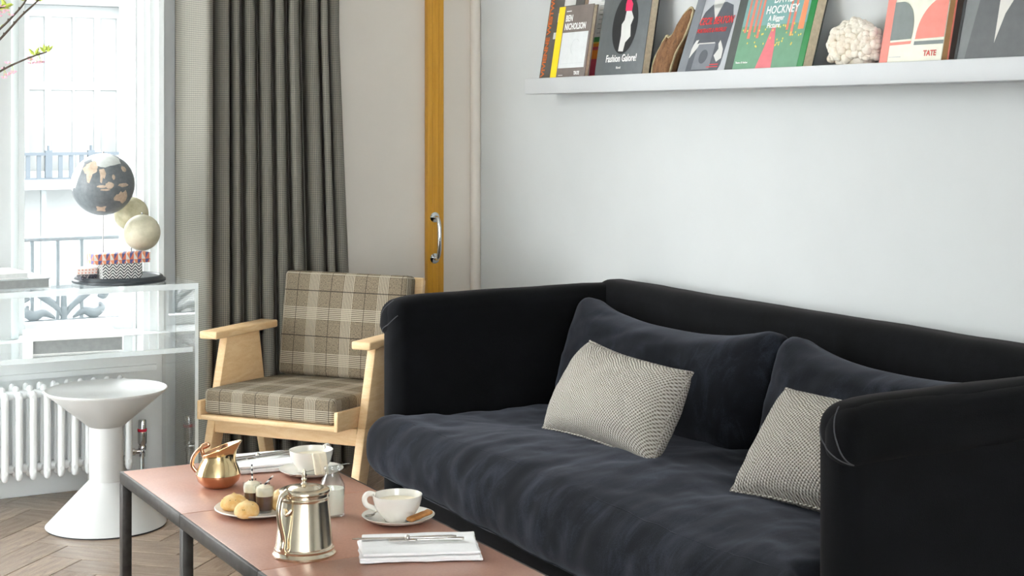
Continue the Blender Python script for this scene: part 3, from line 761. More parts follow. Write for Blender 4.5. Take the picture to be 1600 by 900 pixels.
def land(poly, r, mat, nm='land'):        # poly in (degrees right of the view centre, degrees up)
    az0 = math.atan2(-5.565, -1.440)
    cx = sum(p[0] for p in poly) / len(poly); cy = sum(p[1] for p in poly) / len(poly)
    def q(a, b, rr): a = az0 + math.radians(a); b = math.radians(b); return Vector((rr * math.cos(b) * math.cos(a), rr * math.cos(b) * math.sin(a), rr * math.sin(b)))
    rings = 5; v, f = [], []; n = len(poly)
    for k in range(rings, 0, -1):
        for (a, b) in poly: t = k / rings; v.append(q(cx + (a - cx) * t, cy + (b - cy) * t, r))
    v.append(q(cx, cy, r))
    for k in range(rings - 1):
        for i in range(n): f.append((k * n + i, k * n + (i + 1) % n, (k + 1) * n + (i + 1) % n, (k + 1) * n + i))
    for i in range(n): f.append(((rings - 1) * n + i, (rings - 1) * n + (i + 1) % n, rings * n))
    o = link(nm, from_py(v, f, 180), mat, gb); return o
def blob(cx, cy, rx, ry, sd, n=26, rough=.35):
    return [(cx + rx * math.cos(2 * PI * i / n) * (1 + rough * noise.noise(Vector((math.cos(2 * PI * i / n) * 2 + sd, math.sin(2 * PI * i / n) * 2, sd)))), cy + ry * math.sin(2 * PI * i / n) * (1 + rough * noise.noise(Vector((math.cos(2 * PI * i / n) * 2, math.sin(2 * PI * i / n) * 2 + sd, 5))))) for i in range(n)]
RG = .1096
land([(22, -22), (26, -17), (30, -17), (34, -11), (38, -14), (42, -12), (45, -9), (50, -15), (54, -22), (55, -30), (49, -37), (43, -35), (38, -31), (30, -30), (23, -29), (21, -25)], RG, 'globe_land')
land(blob(-28, 34, 17, 14, 1), RG, 'globe_land'); land([(-34, 26), (-22, 27), (-20, 18), (-25, 4), (-29, 6), (-32, 18)], RG + .0003, 'globe_land')
land([(-8, 30), (2, 32), (6, 22), (3, 12), (0, 14), (-2, 4), (-5, 6), (-5, 18)], RG, 'globe_land'); land(blob(12, 0, 8, 6, 3), RG, 'globe_land'); land(blob(-2, -2, 9, 2.4, 4), RG, 'globe_land'); land(blob(4, -8, 9, 1.8, 6), RG, 'globe_land')
land(blob(40, 0, 12, 3.4, 7), RG, 'globe_land'); land(blob(20, 15, 3, 5, 9), RG, 'globe_land'); land(blob(48, 30, 7, 6, 11), RG, 'globe_land'); land(blob(10, 60, 46, 24, 12), RG, 'globe_ice'); land(blob(-70, 20, 22, 30, 13), RG, 'globe_ice'); land([(-16, -42), (8, -42), (8, -58), (-20, -56)], RG, 'globe_land', 'legend')

def pbox(name, lab, x0, x1, y0, y1, z0, z1, mat, lidmat=None, rz=0., lid=.0):
    cx, cy = (x0 + x1) / 2, (y0 + y1) / 2
    o = thing(name, lab, 'box', (cx, cy, z0), (0, 0, rz), 'patterned boxes on the globe base')
    a, b = (x1 - x0) / 2, (y1 - y0) / 2
    link('body', box(-a + .001, a - .001, -b + .001, b - .001, 0, (z1 - z0) * .5, .0015), mat, o)
    link('lid', box(-a, a, -b, b, (z1 - z0) * .42, z1 - z0, .002), lidmat or mat, o)
    return o
BZ = KZ + .0192
pbox('gift_box', 'black and white zigzag patterned box, lowest on the globe base', 1.408, 1.545, 5.445, 5.535, BZ, BZ + .054, 'zigzag')
pbox('gift_box', 'flat multicoloured triangle patterned box lying on the zigzag box', 1.375, 1.578, 5.452, 5.532, BZ + .0545, BZ + .089, 'triangles', rz=.06)
pbox('gift_box', 'small dark box below the pale pink box on the globe base', 1.345, 1.400, 5.49, 5.56, BZ, BZ + .018, 'dark_fleck')
pbox('gift_box', 'small pale pink checked box on top of the dark box', 1.330, 1.402, 5.49, 5.56, BZ + .0185, BZ + .040, 'pink_check')

def slabbook(name, lab, loc, rz, w, d, h, cover, pages='page_white', cat='book', group=None):
    o = thing(name, lab, cat, loc, (0, 0, rz), group)
    link('cover', boxes([(-w, 0, 0, d, 0, .003), (-w, 0, 0, d, h - .003, h), (-w - .003, -w, 0, d, 0, h)]), cover, o)
    link('page_block', box(-w, -.004, .004, d - .004, .003, h - .003), pages, o); return o
plain('page_grey', (148, 151, 150), .85, 6, 60, .2); plain('book_white', (242, 242, 240), .5, 2, 10)
plain('book_grey', (186, 192, 194), .6, 3, 10)
slabbook('large_book', 'big white hardback lying on the lower acrylic shelf', (1.472, 5.415, .5725), math.radians(-6), .300, .30, .050, 'book_white', 'page_grey')
slabbook('flat_book', 'grey-edged white book lying at the left end of the acrylic top', (1.238, 5.475, KZ + .0005), math.radians(4), .34, .24, .034, 'book_grey', 'page_grey')
slabbook('flat_book', 'thin pale book on top of the grey-edged book', (1.17, 5.49, KZ + .035), math.radians(7), .27, .20, .020, 'book_white')

# blossom branches in a vase, reaching into the picture
vz = thing('vase', 'clear glass vase holding blossom branches on the console', 'vase', (.80, 5.60, KZ + .0005))
link('glass', lathe_me([(0, 0), (.07, 0), (.075, .01), (.06, .12), (.045, .22), (.055, .28), (.052, .28), (.042, .22), (.056, .12), (.07, .012), (0, .01)], 40), 'tumbler', vz)
link('foot_ring', lathe_me([(.05, 0), (.072, 0), (.074, .006), (.06, .008)], 40), 'tumbler', vz)
def branch(lab, pts, rad, seeds):
    B = thing('blossom_branch', lab, 'branch', pts[0], group='blossom branches in the vase')
    b0 = Vector(pts[0]); Q = spline(pts, 7)
    st_ = link('stem', tube_me([p - b0 for p in Q], [rad * (1 - .6 * i / len(Q)) for i in range(len(Q))], 7), 'twig', B)
    rnd = random.Random(seeds)
    for tpos, kind in BL_[seeds]:
        p = Q[min(len(Q) - 1, int(tpos * (len(Q) - 1)))] - b0
        if kind == 'b':
            for k in range(3):
                c = p + Vector((rnd.uniform(-.016, .016), rnd.uniform(-.02, .02), rnd.uniform(-.032, .006)))
                v, f = [], []
                for pe in range(5):
                    a = 2 * PI * pe / 5; dr = Vector((math.cos(a), math.sin(a) * .7, .35 + .3 * math.sin(a))); s = dr.orthogonal().normalized()
                    i0 = len(v); v += [c, c + dr * .006 + s * .005, c + dr * .013, c + dr * .006 - s * .005]; f.append((i0, i0 + 1, i0 + 2, i0 + 3))
                bl = link('blossom', from_py(v, f), 'petal', B)
                link('pedicel', tube_me([p, (p + c) / 2 + Vector((0, 0, .002)), c], .0008, 5), 'leaf', bl)
        elif kind == 'l':
            for k in range(3):
                d = Vector((rnd.uniform(-.6, 1), rnd.uniform(-.5, .5), rnd.uniform(-.2, .9))).normalized(); s = d.cross(Vector((0, 1, .3))).normalized(); L = rnd.uniform(.024, .036)
                u = s.cross(d)
                v = [p, p + d * L * .35 + s * L * .17 + u * .002, p + d * L * .7 + s * L * .13 + u * .002, p + d * L, p + d * L * .7 - s * L * .13 + u * .002, p + d * L * .35 - s * L * .17 + u * .002, p + d * L * .5 - u * .002]
                link('leaf', from_py(v, [(0, 1, 6), (1, 2, 6), (2, 3, 6), (3, 4, 6), (4, 5, 6), (5, 0, 6)]), 'leaf', B)
        else: link('bud', from_py(*lathe([(0, -.004), (.0032, 0), (.002, .005), (0, .007)], 8), 60), 'twig', B, p + Vector((0, 0, .003)))
BL_ = {1: [(.50, 'b'), (.53, 'b'), (.56, 'l'), (.58, 'b'), (.60, 'b'), (.66, 'b'), (.62, 'l'), (.68, 'k'), (.72, 'b'), (.86, 'b'), (.9, 'l'), (.98, 'l'), (1, 'l'), (.94, 'b')], 2: [(.45, 'l'), (.55, 'k'), (.62, 'k'), (.7, 'k'), (.8, 'l'), (.9, 'k'), (1, 'l')],
       3: [(.4, 'l'), (.52, 'b'), (.58, 'l'), (.66, 'k'), (.75, 'k'), (.82, 'l'), (1, 'l')], 4: [(.6, 'b'), (.7, 'l'), (.8, 'l'), (.85, 'l'), (.9, 'b'), (.92, 'l'), (1, 'l'), (.97, 'l'), (.98, 'b')]}
branch('lowest blossom branch, ending in pink flowers and green leaves before the window', [(.80, 5.60, .83), (.76, 5.61, 1.08), (.90, 5.63, 1.38), (1.08, 5.63, 1.52), (1.18, 5.63, 1.575), (1.26, 5.63, 1.605)], .006, 1)
branch('bare budded twig sloping up, the lower of the steep pair', [(.80, 5.60, .83), (.75, 5.60, 1.1), (.90, 5.61, 1.45), (1.08, 5.62, 1.625), (1.17, 5.63, 1.725), (1.25, 5.63, 1.81), (1.32, 5.63, 1.95)], .006, 2)
branch('bare budded twig sloping up, the upper of the steep pair', [(.80, 5.60, .83), (.74, 5.60, 1.1), (.86, 5.61, 1.45), (1.06, 5.64, 1.64), (1.14, 5.64, 1.72), (1.20, 5.64, 1.80), (1.26, 5.64, 1.95)], .006, 3)
branch('leafy blossom branch at the upper left picture edge', [(.80, 5.60, .83), (.80, 5.59, 1.2), (.82, 5.59, 1.55), (.98, 5.60, 1.70), (1.08, 5.61, 1.745), (1.12, 5.61, 1.76)], .006, 4)

# ------------------------------------------------------------------ table things
TZ = .4003
def cup(lab, x, y, rz, group='white cups on the coffee table', z=TZ + .010):
    o = thing('cup', lab, 'cup', (x, y, z), (0, 0, rz), group)
    link('bowl', lathe_me([(0, 0), (.030, 0), (.032, .003), (.0335, .006), (.046, .020), (.0545, .036), (.0585, .052), (.0595, .062), (.058, .062), (.0555, .052), (.051, .036), (.042, .020), (.026, .009), (0, .008)], 56, 60), 'porcelain', o)
    link('handle', tube_me(spline([(.054, 0, .058), (.072, 0, .060), (.082, 0, .048), (.076, 0, .032), (.050, 0, .024)], 6), .0048, 10, flat=1.4), 'porcelain', o)
    link('tea', lathe_me([(0, .046), (.0538, .046), (0, .0465)], 40), 'cream', o)
    return o
def saucer(lab, x, y): return tag(link('saucer', lathe_me([(0, .001), (.030, 0), (.045, .001), (.072, .008), (.086, .016), (.088, .0185), (.0865, .019), (.070, .012), (.045, .0065), (.034, .0075), (.032, .006), (0, .006)], 64, 60), 'porcelain', None, (x, y, TZ)), lab, 'saucer', 'white saucers on the coffee table')
saucer('white saucer beside the near folded napkin', 1.607, 3.462); cup('white cup on the saucer beside the near folded napkin', 1.600, 3.452, math.radians(140), z=TZ + .0072)
saucer('white saucer at the far end of the table behind the milk bottle', 1.612, 4.035); cup('white cup at the far end of the table behind the milk bottle', 1.612, 4.035, math.radians(30), z=TZ + .0072)
def spoon(lab, x, y, z, rz, L=.12, tiltx=0.):
    o = thing('teaspoon', lab, 'spoon', (x, y, z), (0, tiltx, rz), 'teaspoons on the saucers')
    link('bowl', at(from_py(*lathe([(0, -.004), (.006, -.003), (.010, 0), (.009, 0), (.005, -.002), (0, -.0025)], 20), 60), 0, 0, .004), 'steel', o).scale = (1.55, 1, 1)
    link('handle', tube_me(spline([(.014, 0, .003), (.03, 0, .006), (L * .7, 0, .009), (L, 0, .009)], 5), [.0022 + .0012 * (i / 16) for i in range(16)], 8, flat=.5), 'steel', o); return o
spoon('teaspoon with its bowl on the near saucer left of the cup', 1.540, 3.478, TZ + .0165, math.radians(-150) + PI, .10)
spoon('teaspoon with its handle over the rim of the far saucer', 1.548, 3.988, TZ + .013, math.radians(-9), .150, -.09)
def biscuit(lab, x, y, z, rz, ty, mat='biscuit', L=.07):
    o = tag(link('biscuit', softbox(L / 2, .011, .005, .0048, 8, 2, 1, lambda p: Vector((p.x, p.y, p.z + .0012 * fbm(p, 60)))), mat, None, (x, y, z), (0, ty, rz)), lab, 'biscuit', 'finger biscuits on the saucers'); return o
biscuit('brown finger biscuit on the near saucer right of the cup', 1.640, 3.412, TZ + .0215, math.radians(15), math.radians(-8))
biscuit('pale finger biscuit leaning on the far saucer beside the cup', 1.600, 3.962, TZ + .044, math.radians(95), math.radians(-70), 'cream', .06)
biscuit('pale finger biscuit leaning nearest the milk bottle on the far saucer', 1.618, 3.960, TZ + .044, math.radians(92), math.radians(-70), 'cream', .06)

# plate of buns with two dessert glasses
PX, PY = 1.352, 3.722
tag(link('plate', lathe_me([(0, .001), (.06, 0), (.085, .003), (.108, .010), (.112, .0125), (.110, .0145), (.085, .007), (.06, .005), (0, .005)], 72, 60), 'plate_glaze', None, (PX, PY, TZ)), 'pale round plate holding buns and two dessert glasses', 'plate')
def bun(lab, x, y, rz, s=1.):
    o = thing('bun', lab, 'bun', (x, y, TZ + .0045), (0, 0, rz), 'golden buns on the plate')
    def fn(p):
        q = p.copy(); q.z = max(-.016, p.z); q *= s
        return q + q.normalized() * .0015 * fbm(p + Vector((x, y, 0)) * 9, 40)
    N = 14; pr_ = [(.031 * math.sin(PI * i / N), -.018 * math.cos(PI * i / N)) for i in range(N + 1)]; pr_[0] = (0, -.018); pr_[-1] = (0, .022)
    pr_ = [(r, max(-.013, z * (1.35 if z > 0 else 1))) for r, z in pr_]
    v, f = lathe(pr_, 36); v = [fn(Vector((p[0] * 1.12, p[1], p[2]))) for p in v]; zmin = min(p.z for p in v); v = [p - Vector((0, 0, zmin - .001)) for p in v]
    link('crust', from_py(v, f, 60), 'bread', o)
    rr = random.Random(int(x * 1000))
    for k in range(5):
        a = rr.uniform(0, 6.3); b = rr.uniform(.2, .9); i = min(range(len(v)), key=lambda j: (v[j] - Vector((.034 * math.cos(a) * math.cos(b), .031 * math.sin(a) * math.cos(b), .018 + .022 * math.sin(b)))).length)
        link('fleck', from_py(*lathe([(0, -.001), (.0016, 0), (0, .001)], 7), 60), 'herb', o, v[i])
    return o
bun('golden bun at the left rim of the plate', 1.292, 3.745, .4); bun('golden bun at the front of the plate before the glasses', 1.296, 3.662, 1.2)
bun('golden bun at the plate\'s right behind the coffee pot', 1.400, 3.690, .2, .95); bun('golden bun at the back of the plate behind the glasses', 1.425, 3.745, 2.)
def verrine(lab, x, y, straw):
    o = thing('dessert_glass', lab, 'glass', (x, y, TZ + .0055), (0, 0, 0), 'chocolate dessert glasses on the plate')
    link('tumbler', lathe_me([(0, 0), (.0195, 0), (.0205, .002), (.0235, .062), (.0225, .062), (.0195, .006), (0, .005)], 40, 40), 'tumbler', o)
    link('chocolate', lathe_me([(0, .0055), (.0190, .0055), (.0210, .040), (0, .040)], 36, 40), 'chocolate', o)
    v, f = lathe([(0, .040), (.0211, .040), (.0218, .052), (.020, .059), (.013, .064), (.005, .066), (0, .0665)], 36)
    v = [Vector(p) + Vector((0, 0, .002 * fbm(Vector(p), 90))) * (1 if p[2] > .06 else 0) for p in v]
    link('cream', from_py(v, f, 60), 'cream', o)
    s = Vector(straw); n = 9
    link('straw', tube_me([Vector((0, 0, .066)), Vector((0, 0, .066)) + s], .0021, 8), 'straw_stripe', o)
    for k in range(3): link('sprig', from_py(*lathe([(0, -.002), (.0025, 0), (0, .002)], 7), 60), 'herb', o, (random.uniform(-.012, .012), random.uniform(-.016, 0), .070))
verrine('front chocolate and cream dessert glass with a slanted striped straw', 1.352, 3.690, (.018, -.010, .022)); verrine('rear chocolate and cream dessert glass with an upright striped straw', 1.340, 3.745, (.0, .004, .040))

# copper jug
J = thing('jug', 'polished copper and gold jug at the far end of the table', 'jug', (1.345, 4.022, TZ), (0, 0, math.radians(-29)))
def jugpts(sc, lo, hi, inner=0.):
    base = [(.0, 0), (.030, 0), (.040, .004), (.054, .018), (.0585, .031), (.0585, .036), (.054, .050), (.047, .066), (.042, .078), (.0405, .085), (.042, .092), (.046, .100)]
    return [(max(0, r - inner), z) for r, z in base][lo:hi]
def jugdef(p):
    q = Vector(p); t = max(0, (q.z - .070) / .030)
    a = math.atan2(q.y, q.x); c = math.cos(a)
    q.z += t * (.017 * c) + t * t * .004 * max(0, c) ** 3
    q.x += t * (.002 + .014 * max(0, c) ** 4); q.y *= 1 - .25 * t * max(0, c) ** 2
    return q
for nm, lo, hi, mt in (('lower_body', 0, 6, 'copper'), ('upper_body', 5, 12, 'gold')):
    v, f = lathe(jugpts(1, lo, hi), 56); link(nm, from_py([jugdef(p) for p in v], f, 60), mt, J)
v, f = lathe(jugpts(1, 6, 12, .0015)[::-1], 56); link('inside', from_py([jugdef(p) for p in v], f, 60), 'copper', J)
ring = [jugdef((.0455 * math.cos(2 * PI * i / 48), .0455 * math.sin(2 * PI * i / 48), .100)) for i in range(48)]
link('rim', tube_me(ring, .0016, 8, True), 'gold', J)
link('handle', tube_me(spline([(-.040, 0, .084), (-.044, 0, .104), (-.030, 0, .112), (-.026, 0, .110), (-.032, 0, .106), (-.050, 0, .098), (-.066, 0, .078), (-.069, 0, .056), (-.058, 0, .040)], 6), .0034, 10, flat=1.5), 'copper', J)

# silver coffee pot
Pt = thing('coffee_pot', 'polished silver coffee pot with domed lid and finial', 'pot', (1.303, 3.303, TZ))
link('body', lathe_me([(0, 0), (.068, 0), (.0705, .002), (.0705, .006), (.067, .010), (.0655, .013), (.0665, .018), (.0645, .021), (.0645, .025), (.063, .028), (.0545, .124), (.0555, .126), (.0555, .130), (.054, .132), (.054, .138), (.0555, .140), (0, .140)], 72, 30), 'silver', Pt)
lid = link('lid', lathe_me([(.0555, .1405), (.0565, .142), (.056, .1455), (.046, .149), (.040, .1495), (.036, .148), (.033, .151), (.022, .155), (.012, .157), (0, .158)], 64, 30), 'silver', Pt)
link('finial', lathe_me([(0, .157), (.008, .157), (.005, .160), (.0035, .164), (.0065, .168), (.004, .172), (.006, .176), (.0035, .181), (.0045, .185), (.002, .189), (0, .191)], 20, 60), 'silver', lid)
hd = math.radians(-150)                       # the handle points towards the front left
cd, sd_ = math.cos(hd), math.sin(hd)
hp = [(.053, .140), (.066, .148), (.082, .140), (.089, .118), (.086, .092), (.078, .068), (.073, .048), (.076, .030), (.070, .020), (.064, .022)]
link('handle', tube_me(spline([(r * cd, r * sd_, z) for r, z in hp], 5), [.0075 if i < 10 else .0055 for i in range(len(hp) * 5 - 4)], 10, flat=1.), 'silver', Pt)
link('thumb_piece', tube_me([(.054 * cd, .054 * sd_, .142), (.064 * cd, .064 * sd_, .154), (.070 * cd, .070 * sd_, .152)], [.010, .008, .004], 10, flat=.6), 'silver', Pt)
link('handle_scroll', tube_me(spline([(.056 * cd + .010 * sd_, .056 * sd_ - .010 * cd, .112), (.064 * cd, .064 * sd_, .100), (.056 * cd - .010 * sd_, .056 * sd_ + .010 * cd, .112)], 5), .003, 8), 'silver', Pt)
hs = math.radians(30); cs_, ss_ = math.cos(hs), math.sin(hs)
link('spout', tube_me(spline([(.050 * cs_, .050 * ss_, .055), (.066 * cs_, .066 * ss_, .080), (.070 * cs_, .070 * ss_, .108), (.080 * cs_, .080 * ss_, .132)], 5), [.016 - .0006 * i for i in range(16)], 14), 'silver', Pt)

# milk bottle
Mb = thing('milk_bottle', 'small glass bottle half full of milk', 'bottle', (1.493, 3.600, TZ))
link('glass', lathe_me([(0, 0), (.029, 0), (.0312, .003), (.0312, .068), (.030, .076), (.022, .092), (.0175, .100), (.0172, .108), (.0205, .110), (.0205, .117), (.0185, .119), (.0165, .117), (.0162, .100), (.021, .090), (.0285, .075), (.0295, .066), (.0295, .006), (0, .005)], 48, 60), 'tumbler', Mb)
link('milk', lathe_me([(0, .0055), (.0288, .0055), (.0290, .066), (0, .0665)], 48, 60), 'milk', Mb)

# napkins and knives
def napkin(lab, x, y, rz, L, W, layers=3):
    bm = bmesh.new()
    for k in range(layers):
        dz = .005 * k; ins = .003 * k
        me = softbox(L / 2 - ins, W / 2 - ins * .5, .0032, .003, 26, 14, 1, lambda p, k=k: Vector((p.x + .004 * fbm(Vector((p.y * 3, k, 1)), 6), p.y + .006 * fbm(Vector((p.x * 2, k * 3, 4)), 5), p.z + .0035 + dz + .0012 * (fbm(Vector((p.x, p.y, k)), 14) + .6) + (.004 * math.sin(p.y / W * PI * 3) ** 2 if k == layers - 1 else 0))))
        bm.from_mesh(me); bpy.data.meshes.remove(me)
    return tag(link('napkin', to_mesh(bm, smooth=180), 'napkin', None, (x, y, TZ), (0, 0, rz)), lab, 'napkin', 'folded white napkins')
napkin('folded white napkin at the near right of the table under a knife', 1.536, 3.198, math.radians(-22.5), .27, .175); napkin('folded white napkin at the far end of the table behind the jug', 1.525, 4.205, math.radians(-6), .20, .18)
def knife(lab, x, y, z, rz, L=.235):
    o = thing('table_knife', lab, 'knife', (x, y, z), (0, 0, rz), 'table knives on the napkins')
    h = L * .47
    link('blade', prism([(-L / 2, 0), (-L / 2 + .012, -.006), (L / 2 - h, -.007), (L / 2 - h, .007), (-L / 2 + .03, .007), (-L / 2 + .006, .004)], -.0008, .0008), 'cutlery', o).rotation_euler = (PI / 2, 0, 0)
    link('bolster', at(from_py(*lathe([(0, -.006), (.005, -.005), (.007, 0), (.005, .005), (0, .006)], 14), 60), 0, 0, 0), 'cutlery', o, (L / 2 - h, 0, 0), (0, PI / 2, 0))
    link('handle', tube_me([(L / 2 - h, 0, 0), (L / 2 - h + .02, 0, 0), (L / 2 - .012, 0, 0), (L / 2, 0, 0)], [.0045, .0055, .0075, .0055], 12, flat=.6), 'cutlery', o); return o
def fork(lab, x, y, z, rz, L=.2):
    o = thing('pastry_fork', lab, 'fork', (x, y, z), (0, 0, rz), 'forks on the napkins')
    link('handle', tube_me([(-.02, 0, 0), (.02, 0, 0), (L / 2 - .01, 0, 0), (L / 2, 0, 0)], [.003, .0035, .0065, .005], 10, flat=.6), 'cutlery', o)
    link('head', box(-.045, -.02, -.009, .009, -.001, .001, .0008), 'cutlery', o)
    for k in (-1, 0, 1): link('tine', box(-.085, -.045, k * .007 - .0017, k * .007 + .0017, -.001, .001), 'cutlery', o)
    return o
knife('silver knife laid along the near napkin', 1.518, 3.238, TZ + .0245, math.radians(-24)); fork('silver fork laid against the knife on the near napkin', 1.556, 3.203, TZ + .0245, math.radians(-24), .17)
knife('silver knife on the far napkin behind the jug', 1.525, 4.235, TZ + .0245, math.radians(4), .22); fork('silver fork on the far napkin beside the knife', 1.530, 4.205, TZ + .0245, math.radians(6), .19)

# ------------------------------------------------------------------ picture ledge and what stands on it
Sh = thing('wall_shelf', 'long white picture ledge on the wall above the sofa', 'shelf', (3.04, 3.4, 1.465))
wp('board', box(2.967, WX, 1.4, 5.228, 1.4645, 1.481, .001), 'shelf_white', Sh); wp('front_lip', box(2.955, 2.967, 1.4, 5.228, 1.4645, 1.523, .0015), 'shelf_white', Sh); wp('back_strip', box(WX - .012, WX, 1.4, 5.228, 1.481, 1.523), 'shelf_white', Sh)
SZ = 1.4815
def book(lab, yl, w, h, t, xb, cover, spine=None, pages='page_block', name='book', lean=.5):
    yl *= .993
    lean = min(lean, math.asin((WX - .002 - xb - t) / h))
    o = thing(name, lab, 'book', (xb, yl, SZ + t * math.sin(lean)), (-lean, 0, -PI / 2), 'books on the picture ledge')
    b = .003
    link('front_cover', box(0, w, 0, b, 0, h, .0006), cover, o); link('back_cover', box(0, w, t - b, t, 0, h, .0006), spine or cover, o); link('spine', box(-.002, .002, .0005, t - .0005, 0, h, .001), spine or cover, o)
    link('page_block', box(.003, w - .004, b, t - b, .003, h - .003), pages, o)
    return o
def pic(o, nm, poly, mat, k=0, lab=None):
    q = link(nm, flat(poly, -.0003 - .0004 * k), mat, o)
    if lab: q['label'] = lab
    return q
def txt(o, s, x, z, size, mat='white_print', bold=0., width=1., shear=0., rotv=False, k=1, align='LEFT', space=1.):
    me = text_me(s, size, bold, align, space, width, shear)
    if rotv: me.transform(Matrix.Rotation(-PI / 2, 4, 'Y'))
    q = link('lettering', me, mat, o, (x, -.0006 - .0004 * k, z)); return q
def R4(x0, x1, z0, z1): return [(x0, z0), (x1, z0), (x1, z1), (x0, z1)]
for nm, c in (('viv_grey', (92, 90, 86)), ('warm_grey', (122, 112, 106)), ('yellow', (252, 214, 40)), ('pale_grey', (214, 217, 217)), ('pale_grey2', (200, 204, 205)), ('fg_grey', (92, 97, 98)), ('black_c', (26, 28, 30)), ('pinkred', (226, 44, 92)), ('photo_light', (206, 206, 202)), ('cb_grey', (178, 182, 186)), ('cb_mid', (120, 124, 130)), ('cb_dark', (84, 88, 95)),
              ('orange', (206, 110, 52)), ('orange2', (238, 150, 60)), ('green', (70, 156, 92)), ('rose', (206, 84, 104)), ('dk_green_grey', (70, 76, 72)), ('book_green', (28, 128, 62)), ('h_ground', (104, 150, 120)), ('h_back', (116, 160, 156)), ('h_path', (214, 112, 118)), ('h_trunk', (214, 122, 100)), ('h_trunk2', (240, 138, 92)), ('h_leaf', (226, 206, 96)),
              ('pink_book', (206, 160, 200)), ('pink_pale', (226, 200, 224)), ('salmon', (232, 138, 124)), ('ivory', (230, 230, 212)), ('slate', (124, 132, 130)), ('maroon', (92, 34, 36)), ('tan_edge', (190, 150, 104)), ('portrait_grey', (118, 122, 122)), ('portrait_dk', (96, 99, 100)), ('portrait_lt', (216, 214, 206)), ('text_red', (196, 78, 66))): plain(nm, c, .5, 4, 30)
# 1 dark textured book with orange lettering running up its edge
b = book('tall grey book with orange lettering running up its left edge', 5.263, .25, .37, .022, 3.010, 'viv_grey', lean=.175)
txt(b, 'VIVIENNE WESTWOOD', .034, .045, .036, 'orange', .0012, 1., rotv=True, space=1.0)
for x0, x1, z0, z1 in ((.06, .078, .19, .215), (.075, .10, .255, .29), (.11, .19, .315, .365)): pic(b, 'cover_picture', R4(x0, x1, z0, z1), 'photo_light')
# 2 taupe book
b = book('taupe book with yellow spine band titled BEN NICHOLSON', 5.108, .240, .306, .020, 2.969, 'warm_grey', lean=.165)
pic(b, 'yellow_band', R4(-.001, .042, 0, .306), 'yellow', 0, 'yellow band'); pic(b, 'cover_picture', R4(.048, .228, .073, .206), 'pale_grey')
pic(b, 'relief_line', [(.058, .088), (.222, .090), (.222, .0915), (.058, .0895)], 'pale_grey2', 1); c1 = circle(.15, .150, .030, .030, 28, .6, 4.4); c2 = circle(.15, .150, .0285, .0285, 28, .6, 4.4); pic(b, 'relief_ring', c1 + c2[::-1], 'pale_grey2', 1)
txt(b, 'BEN', .056, .249, .033, bold=.0010, width=.80, space=1.06); txt(b, 'NICHOLSON', .056, .217, .033, bold=.0010, width=.74, space=1.06); pic(b, 'small_print', R4(.056, .090, .285, .288), 'white_print', 1); txt(b, 'TATE', .165, .047, .018, bold=.0005, width=.9); pic(b, 'small_print', R4(.056, .088, .0455, .0475), 'white_print', 1)
# 3 striped book behind
b = book('white book with bright striped cover, half hidden between the taupe and charcoal books', 4.995, .25, .37, .014, 3.020, 'white_print', 'rose', 'page_white', lean=.17)
for z0, z1, c in ((.0, .105, 'rose'), (.105, .138, 'orange2'), (.138, .150, 'rose'), (.150, .162, 'orange2'), (.162, .168, 'h_leaf'), (.168, .186, 'green')): pic(b, 'stripe', R4(.0, .25, z0, z1), c)
for k in range(9): pic(b, 'small_print', R4(.09, .17, .20 + k * .017, .2015 + k * .017), 'slate')
# 4 charcoal book
b = book('charcoal book titled Fashion Galore with an oval picture', 4.795, .300, .37, .034, 2.969, 'fg_grey', 'black_c', lean=.165)
pic(b, 'cover_picture', circle(.155, .215, .078, .105, 48), 'black_c')
pic(b, 'figure', [(.135, .12), (.165, .118), (.172, .15), (.20, .17), (.192, .21), (.205, .235), (.185, .262), (.155, .262), (.150, .23), (.135, .215), (.140, .175)], 'photo_light', 1); pic(b, 'hat', [(.148, .262), (.188, .260), (.190, .285), (.176, .300), (.168, .318), (.152, .312), (.146, .285)], 'pinkred', 2)
txt(b, 'Fashion Galore!', .160, .083, .036, bold=.0006, width=.80, space=1.05, align='CENTER'); txt(b, 'Rizzoli', .150, .058, .012, width=.9, align='CENTER')
